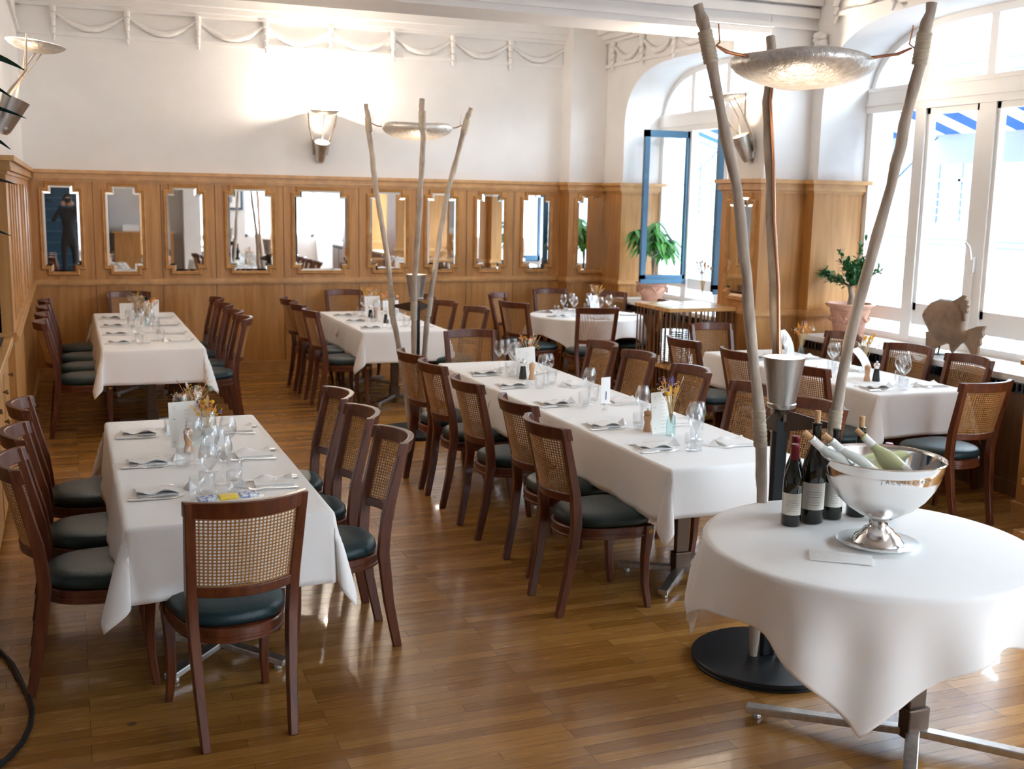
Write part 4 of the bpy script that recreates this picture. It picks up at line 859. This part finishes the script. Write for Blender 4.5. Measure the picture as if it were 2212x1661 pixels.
# ------------------------------------------------------------------ flowers, vases, menus, mills, numbers
FY = mat('dried_yellow', (.80, .42, .02), .8); FO = mat('dried_orange', (.80, .28, .05), .8); FW = mat('dried_cream', (.82, .72, .58), .8); FP = mat('dried_purple', (.13, .10, .26), .8); FG = mat('dried_grey_green', (.30, .30, .20), .8); FT = mat('dried_straw', (.62, .46, .24), .8); FPK = mat('dried_pink', (.78, .50, .42), .8)
def bouquet(t, seed, h=.15, spread=.10, z0=.11, pal=None):
    r = random.Random(seed); parts = {}
    def mbx(m): return parts.setdefault(m.name, (MB(), m))[0]
    pal = pal or [FY, FY, FO, FW, FP, FT, FPK]
    for k in range(20):
        a = r.uniform(0, 2 * PI); q = r.uniform(.15, 1) ; hh = h * r.uniform(.55, 1.05); e = Vector((math.cos(a) * spread * q, math.sin(a) * spread * q, z0 + hh)); m_ = pal[k % len(pal)]
        mbx(FT).tube([(0, 0, z0 - .06), tuple(Vector((e.x * .4, e.y * .4, z0 + hh * .45))), tuple(e)], .0013, 4)
        kind = r.choice(['ball', 'spike', 'leaf', 'cluster', 'cluster']); b = mbx(m_); d = Vector((e.x, e.y, hh * .9)).normalized()
        if kind == 'ball':
            R_ = r.uniform(.009, .016); b.lathe([(0, -R_), (R_ * .8, -R_ * .6), (R_, 0), (R_ * .8, R_ * .6), (0, R_)], 8, tuple(e))
        elif kind == 'spike':
            for j in range(12):
                p = e + d * (.006 * j - .04); leaf_mb(b, p, (d + Vector((r.uniform(-.6, .6), r.uniform(-.6, .6), 0))).normalized(), .014, .007, droop=0, n=2)
        elif kind == 'leaf':
            leaf_mb(b, e - d * .02, d, r.uniform(.04, .07), r.uniform(.014, .024), up=(r.uniform(-1, 1), r.uniform(-1, 1), .3), droop=0, n=4)
        else:
            for j in range(16):
                p = e + Vector((r.gauss(0, .012), r.gauss(0, .012), r.gauss(0, .012))); R_ = r.uniform(.0025, .005); b.lathe([(0, -R_), (R_, 0), (0, R_)], 5, tuple(p))
    for nm, (b, m_) in parts.items(): b.build({'dried_straw': 'stems', 'dried_yellow': 'yellow_blooms', 'dried_orange': 'orange_blooms', 'dried_cream': 'cream_blooms', 'dried_purple': 'purple_blooms', 'dried_pink': 'pink_blooms', 'dried_grey_green': 'green_sprigs'}[nm], m_, t, 60)
def vase(x, y, seed, label, h=.105, square=False, z=ZT, bh=.15, glass=None, sp=.095, pal=None):
    t = thing('flower_vase', label, 'vase', (x, y, z), seed * .7, 'small vases of dried flowers')
    gm = glass or VASEG; m = MB(); w_ = .021
    if square:
        def sq(k, zz): return [(-k, -k * .9, zz), (0, -k * 1.04, zz), (k, -k * .9, zz), (k * 1.04, 0, zz), (k, k * .9, zz), (0, k * 1.04, zz), (-k, k * .9, zz), (-k * 1.04, 0, zz)]
        m.rings([sq(k, z_) for k, z_ in ((.019, 0), (.022, .003), (.022, h * .80), (.018, h * .87), (.0095, h * .90), (.0095, h * .97), (.013, h), (.010, h), (.008, h * .93), (.017, h * .86), (.0195, h * .8), (.0195, .006))], True, True)
        for sx, sy in ((1, 0), (-1, 0), (0, 1), (0, -1)):
            for i in range(4):
                for j in range(9):
                    u = -.014 + .0093 * i; zz = .010 + .0085 * j; cx_, cy_ = (sx * .0222, u) if sx else (u, sy * .0222)
                    m.lathe([(0, -.003), (.003, 0), (0, .003)], 6, (cx_, cy_, zz))
    else: m.lathe([(0, 0), (w_, .001), (w_ + .002, .006), (w_ + .002, h * .62), (w_ * .62, h * .78), (w_ * .55, h * .92), (w_ * .72, h), (w_ * .6, h), (w_ * .45, h * .9), (w_ * .8, h * .6), (w_ * .9, .01), (0, .008)], 20, cap0=False, cap1=False)
    m.build('vase_body', gm, t, 40); bouquet(t, seed, bh, sp, h, pal); return t
vase(.602, 5.60, 1, 'vase of bright yellow dried flowers in front of the menu on the front table', pal=[FY, FY, FY, FO, FP, FT, FY], bh=.11, sp=.085)
vase(.585, 6.03, 2, 'vase of mixed dried flowers with a white daisy behind the menu on the front table', pal=[FW, FO, FY, FG, FPK, FT, FW], bh=.13, sp=.10)
vase(.60, 11.62, 3, 'vase of dried flowers farther back on the corner table', pal=[FPK, FY, FG, FW, FT]); vase(.653, 10.90, 4, 'vase of pink and orange dried flowers in the middle of the corner table', pal=[FPK, FO, FW, FG])
vase(3.03, 11.86, 5, 'vase of yellow flowers behind the menu on the table below the mirrors', pal=[FY, FO, FW, FY]); vase(3.14, 11.38, 6, 'vase of pink tulip-like flowers nearer the lamp on the table below the mirrors', pal=[FPK, FO, FPK, FY])
vase(3.09, 7.43, 7, 'vase of orange dried flowers behind the far menu of the long central table', pal=[FO, FY, FW, FO, FW, FPK]); vase(2.992, 5.16, 8, 'square blue glass vase with yellow and purple dried flowers on the long central table', .125, True, pal=[FY, FO, FW, FP, FP, FY, FPK], bh=.17, sp=.085)
vase(5.655, 7.66, 9, 'vase of fan-like dried flowers at the far end of the table by the fish sill', pal=[FO, FW, FY, FPK, FO], bh=.16); vase(5.66, 6.86, 10, 'vase of dried flowers behind the curved menu on the table by the fish sill', pal=[FY, FW, FPK, FY])
vase(5.74, 11.75, 11, 'vase of dried flowers behind the menu on the far round table', pal=[FW, FY, FO, FW])
vase(5.53, 9.06, 12, 'tall clear vase of dried flowers on the waiter stand beside the pier mirror', .15, glass=GLASS, z=1.07, bh=.24, sp=.09, pal=[FT, FO, FW, FT])

FONT_CACHE = {}
def text_mesh(txt, size, m, parent, loc, rot, name='lettering', ext=.0002, shear=0):
    c = bpy.data.curves.new(name, 'FONT'); c.body = txt; c.size = size; c.extrude = ext; c.align_x = 'CENTER'; c.shear = shear; c.resolution_u = 3
    tmp = bpy.data.objects.new(name, c); COL.objects.link(tmp); dg = bpy.context.evaluated_depsgraph_get(); me = bpy.data.meshes.new_from_object(tmp.evaluated_get(dg)); bpy.data.objects.remove(tmp)
    me.materials.clear(); me.materials.append(m); o = bpy.data.objects.new(name, me); COL.objects.link(o); o.location = loc; o.rotation_euler = rot; o.parent = parent; return o
def menu(x, y, rz, label, W=.15, H=.21, bend=0, back=PAPER, lean=.10, z=ZT):
    t = thing('menu_card', label, 'menu', (x, y, z), rz, 'upright menus on the tables')
    m = MB(); n = 14; f = []; vs = []
    def pt(u, v, d):      # u across, v up
        if bend: a = v * bend; yy = H / bend * (1 - math.cos(a)); zz = H / bend * math.sin(a)
        else: yy = v * H * lean; zz = v * H
        return (u * W / 2, yy + d, zz)
    for d in (-.0006, .0006):
        for j in range(n + 1): vs += [pt(-1, j / n, d), pt(1, j / n, d)]
    K_ = 2 * (n + 1)
    for j in range(n): k = 2 * j; f += [(k, k + 1, k + 3, k + 2), (K_ + k + 1, K_ + k, K_ + k + 2, K_ + k + 3), (k, k + 2, K_ + k + 2, K_ + k), (k + 1, K_ + k + 1, K_ + k + 3, k + 3)]
    f += [(0, K_, K_ + 1, 1), (2 * n, 2 * n + 1, K_ + 2 * n + 1, K_ + 2 * n)]
    m.add(vs, f).build('sheet', back, t, 50)
    p = MB(); r = random.Random(int(x * 100))
    def quad(u0, u1, v, h): a = [pt(u0, v, -.0012), pt(u1, v, -.0012), pt(u1, v + h, -.0012), pt(u0, v + h, -.0012)]; p.add(a, [(0, 1, 2, 3)])
    for k in range(9):
        v = .80 - .085 * k; w_ = r.uniform(.25, .55); quad(.12 - w_ / 2, .12 + w_ / 2, v, .006)
    for k in range(14): a = k * .9; q = .02 + .012 * k; u = -.66 + q * math.cos(a) * .9; v = .86 + q * math.sin(a) * .45; quad(u, u + .05, v, .005)
    quad(-.75, -.62, .62, .02); quad(-.8, -.66, .12, .012)
    p.build('printing', INKG, t, 0); return t
menu(.505, 5.62, .20, 'upright menu card on the front table by the counter', .16, .225)
menu(.513, 11.60, .15, 'upright menu on the corner table by the counter', .14, .16)
menu(2.965, 11.42, .30, 'white menu leaning behind a black pepper mill on the table below the mirrors', .19, .21, back=CARD); menu(3.03, 10.93, .30, 'white menu behind table number 4 on the table below the mirrors', .19, .21, back=CARD)
menu(3.01, 7.26, .42, 'menu behind the two mills at the far end of the long central table', .20, .205); menu(2.985, 5.235, .30, 'menu card behind the blue vase on the long central table', .16, .225)
menu(5.60, 7.74, .55, 'curved white menu at the far end of the table by the fish sill', .19, .23, bend=.9, back=CARD); menu(5.42, 6.52, .62, 'curved menu behind the mills on the table by the fish sill', .20, .25, bend=1.0, back=CARD)
menu(5.66, 11.62, .45, 'folded white menu on the far round table', .17, .17, bend=.5, back=CARD)
def mill(x, y, kind, label):
    t = thing('pepper_mill' if kind == 'black' else 'salt_mill', label, 'mill', (x, y, ZT), 0, 'pepper and salt mills')
    if kind == 'black':
        MB().lathe([(0, 0), (.027, 0), (.028, .004), (.018, .085), (.0175, .09), (0, .09)], 28).build('body', mat('black_lacquer', (.008, .012, .012), .3, coat=.3), t, 35)
        MB().lathe([(.0165, .088), (.0165, .10), (.022, .108), (.023, .118), (.017, .128), (.006, .132), (.005, .138), (.007, .142), (0, .146)], 24).build('steel_top', CHROME, t, 50)
    else:
        Wd = noise_mat('beech_wood', (.62, .36, .20), (.74, .46, .27), 12, (2, 2, .4), (.45, .6)); k = 1.0
        MB().lathe([(0, 0), (.023, 0), (.023, .01), (.016, .045), (.021, .07), (.0215, .085), (.016, .088), (.022, .091), (.023, .10), (.017, .112), (.006, .115), (0, .115)], 28).build('body', Wd, t, 40)
        MB().lathe([(.004, .114), (.005, .12), (.0065, .124), (0, .128)], 14).build('knob', CHROME, t, 60)
mill(.503, 5.50, 'wood', 'wooden mill in front of the menu on the front table by the counter')
mill(2.885, 11.22, 'black', 'black pepper mill before the farther menu on the table below the mirrors'); mill(2.945, 11.24, 'wood', 'small wooden mill beside the farther black mill below the mirrors')
mill(2.925, 10.76, 'black', 'black pepper mill beside table number 4 below the mirrors')
mill(2.945, 7.17, 'black', 'black pepper mill at the far end of the long central table'); mill(2.998, 7.13, 'wood', 'pale wooden salt mill beside the black mill on the long central table')
mill(2.925, 5.30, 'wood', 'wooden mill half hidden behind the near menu of the long central table')
mill(5.335, 6.43, 'wood', 'wooden salt mill before the curved menu on the table by the fish sill'); mill(5.395, 6.405, 'black', 'black pepper mill before the curved menu on the table by the fish sill')
def number_card(x, y, rz, txt, label, W=.07, H=.16):
    t = thing('table_number', label, 'number card', (x, y, ZT), rz, 'white table number cards'); m = MB(); m.box(-W / 2, W / 2, -.001, .001, .04, .04 + H); m.build('card', CARD, t, 0)
    c = MB(); c.lathe([(0, 0), (.018, 0), (.018, .004), (.004, .012), (.004, .045), (.007, .05), (0, .055)], 16, (0, .005, 0)); c.build('clear_stand', GLASS, t, 50)
    if txt: text_mesh(txt, .075, INK, t, (0.004, -.0016, .062), (PI / 2, 0, 0), 'number')
    return t
number_card(2.977, 5.93, .20, '1', 'white card with a blue number 1 on the long central table')
number_card(2.975, 10.73, .25, '4', 'white card with a number 4 on the table below the mirrors', .10, .14)
number_card(5.547, 6.90, .45, 'O', 'white table number card behind the branch lamp on the fish sill table')
number_card(.62, 5.42, .15, '', 'blank white card before the yellow flowers on the front table', .09, .09); number_card(.773, 11.5, .1, '', 'blank white card at the far end of the corner table')
# oil bottle on the corner table, wine glasses that stand apart
t = thing('white_bottle', 'white bottle with a black cap on the corner table by the counter', 'bottle', (.70, 11.60, ZT)); MB().lathe([(0, 0), (.032, 0), (.034, .005), (.034, .13), (.028, .16), (.016, .18), (0, .18)], 24).build('body', CARD, t, 50); MB().lathe([(.017, .18), (.017, .225), (0, .225)], 18).build('cap', BLACKM, t, 30); B(-.008, .008, -.0355, -.034, .08, .10).build('label', FOIL, t, 0)
for i, (x, y) in enumerate(((2.93, 7.60), (3.0, 7.66), (3.07, 7.70))): place('wine', x, y, ZT, 0, 'wine glass, %s of three together at the far end, long central table' % ['leftmost', 'middle one', 'rightmost'][i], 'spare wine glasses at the far end')
for i, (x, y) in enumerate(((.56, 5.08), (.66, 5.25), (.50, 4.70), (.61, 4.68))): place('wine' if i < 2 else 'tumbler', x, y, ZT, 0, ['wine glass in the middle of the front table by the counter', 'wine glass just behind the middle one on the front table', 'water tumbler behind the packet dish on the front table, counter side', 'water tumbler behind the packet dish on the front table, window side'][i], None)
for i, (x, y) in enumerate(((2.93, 4.80), (3.05, 4.98), (5.62, 6.38))): place('wine', x, y, ZT, 0, ['front wine glass of the pair at the near end of the long central table', 'rear wine glass of the pair at the near end of the long central table', 'wine glass beside the curved menu on the table by the fish sill'][i], None)
# dish of wrapped packets behind the foreground chair
t = thing('packet_dish', 'oval glass dish of blue and yellow wrapped packets behind the foreground chair', 'dish', (.56, 4.50, ZT), .12)
m = MB(); m.rings([[(a * math.cos(q), b * math.sin(q), z_) for q in [2 * PI * k / 32 for k in range(32)]] for a, b, z_ in ((.09, .03, 0), (.12, .045, .004), (.15, .06, .02), (.147, .057, .021), (.115, .042, .007))], True, True); m.build('dish', GLASS, t, 60)
BLUEPK = noise_mat('blue_white_wrapper', (.06, .16, .45), (.85, .88, .92), 60, rough=(.3, .4), lo=.4, hi=.6); YEL = mat('yellow_wrapper', (.85, .60, .05), .4)
for i, (x, m_) in enumerate(((-.085, BLUEPK), (0, YEL), (.085, BLUEPK))):
    o = B(-.038, .038, -.022, .022, 0, .016).build('wrapped_packet', m_, None, 0, .005, label=['blue and white wrapped packet at the left end of the dish', 'yellow wrapped packet in the middle of the dish', 'blue and white wrapped packet at the right end of the dish'][i], cat='packet'); o.location = (.56 + x, 4.50 + x * .12, ZT + .022); o.rotation_euler = (.1, 0, .12)

# ------------------------------------------------------------------ the wine table
T7 = .7535
pl = MB().lathe([(0, 0), (.09, 0), (.10, .004), (.148, .014), (.15, .017), (.10, .009), (0, .007)], 48).build('underplate', PLATE, None, 50, label='round white plate under the silver wine bucket', cat='plate'); pl.location = (2.765, 3.21, T7)
t = thing('wine_bucket', 'big footed silver wine bowl engraved with a name on the round wine table', 'wine bucket', (2.765, 3.21, T7 + .008))
MB().lathe([(0, 0), (.094, 0), (.096, .004), (.094, .010), (.088, .016), (.080, .030), (.060, .045), (.052, .055), (.040, .062), (.034, .070), (.034, .092), (0, .092)], 56, cap1=True).build('foot', CHROME, t, 40)
SATIN = mat('satin_silver', (.88, .86, .84), .26, 1)
MB().lathe([(.034, .088), (.042, .100), (.075, .112), (.120, .140), (.160, .178), (.190, .222), (.207, .262)], 72, cap0=True, cap1=False).build('bowl', SATIN, t, 60)
MB().lathe([(.207, .262), (.214, .290), (.220, .318), (.225, .322), (.226, .327), (.222, .330), (.218, .327), (.214, .315), (.205, .262), (.188, .222), (.155, .178), (.115, .144), (.07, .118), (0, .106)], 72, cap0=False, cap1=True).build('rim_band', CHROME, t, 60)
txt = 'JACQUESSON'
va = math.radians(235)
for i, ch in enumerate(txt):
    a = va + (i - 4.5) * .088 + .30; R_ = .2165; o = text_mesh(ch, .020, INKG, t, (R_ * math.cos(a), R_ * math.sin(a), .276), (PI / 2 - .2, 0, a + PI / 2), 'engraving', .0004)
MB().lathe([(0, .19), (.168, .19), (0, .192)], 40).build('ice_water', mat('ice_water', (.62, .64, .62), .12), t, 40)
def bottle(loc, rot, label, h=.31, r=.038, glass=None, top='foil', lab=True, wrap=False, lz=0):
    t = thing('wine_bottle', label, 'wine bottle', loc, 0, 'wine bottles on the round wine table'); t.rotation_euler = rot; g = glass or WINEG; k = r / .038; q = h / .31
    MB().lathe([(0, .004), (r * .9, 0), (r, .004), (r, .165 * q), (r * .93, .19 * q), (r * .70, .215 * q), (r * .48, .238 * q), (r * .40, .262 * q), (r * .38, .295 * q), (r * .42, .297 * q), (r * .42, .308 * q), (0, .309 * q)], 32).build('bottle_body', g, t, 50)
    if top == 'foil': MB().lathe([(r * .43, .252 * q), (r * .41, .29 * q), (r * .44, .298 * q), (r * .44, .3085 * q), (r * .40, .311 * q), (0, .3115 * q)], 24, cap0=False).build('foil_capsule', FOIL, t, 50)
    if top == 'cork': MB().lathe([(.0095, .300 * q), (.011, .300 * q), (.0115, .345 * q), (0, .346 * q)], 16).build('cork', CORK, t, 40)
    if wrap: MB().lathe([(r * .42, .25 * q), (r * .41, .295 * q), (r * .30, .298 * q)], 24, cap0=False, cap1=False).build('neck_label', CARD, t, 50)
    if lab:
        m = MB(); n = 14; span = 1.15; R_ = r + .0004; vs = []
        for i in range(n + 1):
            a = lz - span + 2 * span * i / n; vs += [(R_ * math.cos(a), R_ * math.sin(a), .045 * q), (R_ * math.cos(a), R_ * math.sin(a), .128 * q)]
        m.add(vs, [(2 * i, 2 * i + 2, 2 * i + 3, 2 * i + 1) for i in range(n)]); lb = m.build('paper_label', mat('wine_label', (.80, .75, .65), .7), t, 60)
        p = MB(); rnd = random.Random(int(loc[0] * 997))
        for j in range(6):
            v = .060 + .008 * j; w_ = rnd.uniform(.3, .7); R2 = R_ + .0004; nn = 6; vs = []
            for i in range(nn + 1): a = lz - w_ + 2 * w_ * i / nn; vs += [(R2 * math.cos(a), R2 * math.sin(a), v * q), (R2 * math.cos(a), R2 * math.sin(a), (v + .0013) * q)]
            p.add(vs, [(2 * i, 2 * i + 2, 2 * i + 3, 2 * i + 1) for i in range(nn)])
        p.build('label_print', INKG, lb, 0)
    return t
cz = math.radians(-125)
bottle((2.607, 3.53, T7), (0, 0, 0), 'nearest dark wine bottle with a burgundy cap, leftmost beside the silver bowl', .325, .038, lz=cz)
bottle((2.712, 3.54, T7), (0, 0, 0), 'dark magnum bottle with a cork in its neck, second from the left', .405, .046, top='cork', lz=cz + .15)
bottle((2.700, 3.655, T7), (0, 0, 0), 'dark wine bottle with a burgundy cap hidden behind the magnum', .325, .038)
bottle((2.825, 3.56, T7), (0, 0, 0), 'dark wine bottle without a cap, third from the left beside the bowl', .37, .040, top='none', lz=cz + .1)
bottle((2.945, 3.56, T7), (0, 0, 0), 'dark corked wine bottle standing just behind the silver bowl', .37, .040, top='cork')
bottle((3.03, 3.49, T7), (0, 0, 0), 'wine bottle with a burgundy cap peeking over the bowl rim', .31, .038)
def lean(top, base, label, lz=0, gl=None):
    d = Vector(top) - Vector(base); q = d.to_track_quat('Z', 'Y'); o = bottle(base, q.to_euler(), label, .30, .037, gl or PALEG, 'cork', True, True, lz); return o
CL = mat('clear_bottle_glass', (.70, .72, .66), .06, coat=.4)
lean((2.520, 3.33, 1.155), (2.72, 3.21, .955), 'leftmost white wine bottle leaning in the silver bowl', 2.0, CL)
lean((2.590, 3.30, 1.145), (2.78, 3.16, .955), 'middle white wine bottle leaning in the silver bowl', 2.0, CL)
lean((2.765, 3.30, 1.13), (2.90, 3.14, .955), 'rightmost white wine bottle leaning in the silver bowl, golden glass', 1.8)
nk = B(-.11, .11, -.06, .06, 0, .004).build('white_napkin', NAPKIN, None, 0, .002, label='flat folded white napkin on the front round wine table', cat='napkin'); nk.location = (2.53, 3.12, T7); nk.rotation_euler = (0, 0, -.62)

# ------------------------------------------------------------------ loose ends
m = MB(); pts = [(-.55, 5.25, .012), (-.44, 5.2, .012), (-.355, 5.08, .012), (-.30, 4.92, .012), (-.262, 4.74, .012), (-.222, 4.55, .012), (-.207, 4.42, .012), (-.212, 4.28, .012), (-.235, 4.16, .012), (-.27, 4.07, .012), (-.32, 3.98, .012), (-.45, 3.85, .012)]
m.tube(pts, .011, 10); tag(m.build('cable', BLACKM, None, 60), 'thick black cable curling over the floorboards at the lower left', 'cable')
tag(MB().lathe([(0, .0005), (.016, .0005), (.016, .002), (0, .002)], 20, (.148, 4.205, 0)).build('floor_plug', OAKD, None, 30), 'small dark round plug in the floorboards', 'plug')

# the photographer, seen only in the first mirror
t = thing('person', 'photographer in dark clothes holding a camera, reflected in the first mirror', 'person', (.02, -.22, .0))
bm = bpy.data.meshes.new('body'); V_ = [(0, 0, .98), (0, 0, 1.25), (0, 0, 1.52), (0, .01, 1.66), (-.17, 0, 1.56), (-.30, .02, 1.36), (-.13, .14, 1.70), (.17, 0, 1.56), (.30, .02, 1.36), (.11, .14, 1.72), (-.10, 0, .9), (-.11, .02, .50), (-.11, -.01, .08), (-.11, .12, .03), (.10, 0, .9), (.11, .02, .50), (.11, -.01, .08), (.11, .12, .03)]
E_ = [(0, 1), (1, 2), (2, 3), (2, 4), (4, 5), (5, 6), (2, 7), (7, 8), (8, 9), (0, 10), (10, 11), (11, 12), (12, 13), (0, 14), (14, 15), (15, 16), (16, 17)]
bm.from_pydata(V_, E_, []); bo = bpy.data.objects.new('body', bm); COL.objects.link(bo); bo.parent = t; bm.materials.append(mat('dark_clothes', (.03, .028, .03), .8))
sk = bo.modifiers.new('skin', 'SKIN'); RD = [.15, .13, .16, .06, .07, .05, .03, .07, .05, .03, .10, .07, .045, .035, .10, .07, .045, .035]
for i, v in enumerate(bm.skin_vertices[0].data): v.radius = (RD[i], RD[i] * .8); v.use_root = (i == 0)
ss = bo.modifiers.new('sub', 'SUBSURF'); ss.levels = 2; ss.render_levels = 2
SKIN = mat('skin', (.62, .38, .28), .5)
h = MB(); h.M = Matrix.Translation((0, .0, 1.80)); rs = []
for k in range(13):
    a = -PI / 2 + PI * k / 12; z = .125 * math.sin(a); r_ = .085 * math.cos(a) * (1 - .15 * max(0, -math.sin(a))); rs.append([(max(r_, .002) * math.cos(q), max(r_, .002) * 1.15 * math.sin(q) + (.012 if abs(k - 5) < 1 and math.sin(q) > .95 else 0), z) for q in [2 * PI * j / 20 for j in range(20)]])
h.rings(rs); h.build('head', SKIN, t, 60)
h = MB(); h.M = Matrix.Translation((0, -.018, 1.825)); rs = []
for k in range(9): a = -.35 + (PI / 2 + .35) * k / 8; rs.append([(max(.094 * math.cos(a), .002) * math.cos(q), max(.094 * math.cos(a), .002) * 1.12 * math.sin(q), .118 * math.sin(a)) for q in [2 * PI * j / 20 for j in range(20)]])
h.rings(rs); h.build('hair', mat('dark_hair', (.02, .014, .01), .6), t, 60)
for sx in (-1, 1):
    hd = MB(); hd.M = Matrix.Translation((sx * .095, .155, 1.74)); hd.lathe([(0, -.05), (.022, -.04), (.03, 0), (.026, .035), (0, .045)], 12)
    for q in range(4): hd.tube([(-sx * .0, .012, .03 - .02 * q), (-sx * .03, .028, .032 - .02 * q), (-sx * (.052 - .004 * q), .018, .03 - .02 * q)], [.010, .009, .007], 8)
    hd.tube([(0, -.01, -.03), (-sx * .03, -.02, -.045), (-sx * .05, -.02, -.04)], [.011, .010, .008], 8); hd.build('hand', SKIN, t, 60)
tg = thing('camera_body', 'black camera held up by the photographer in the mirror', 'camera', (.02, -.075, 1.80)); B(-.07, .07, -.03, .03, -.045, .05).build('body', BLACKM, tg, 0, .008); o = MB().lathe([(.036, 0), (.038, .03), (.03, .032)], 24).build('lens', BLACKM, tg, 40); o.rotation_euler = (-PI / 2, 0, 0); o.location = (0, .03, 0)
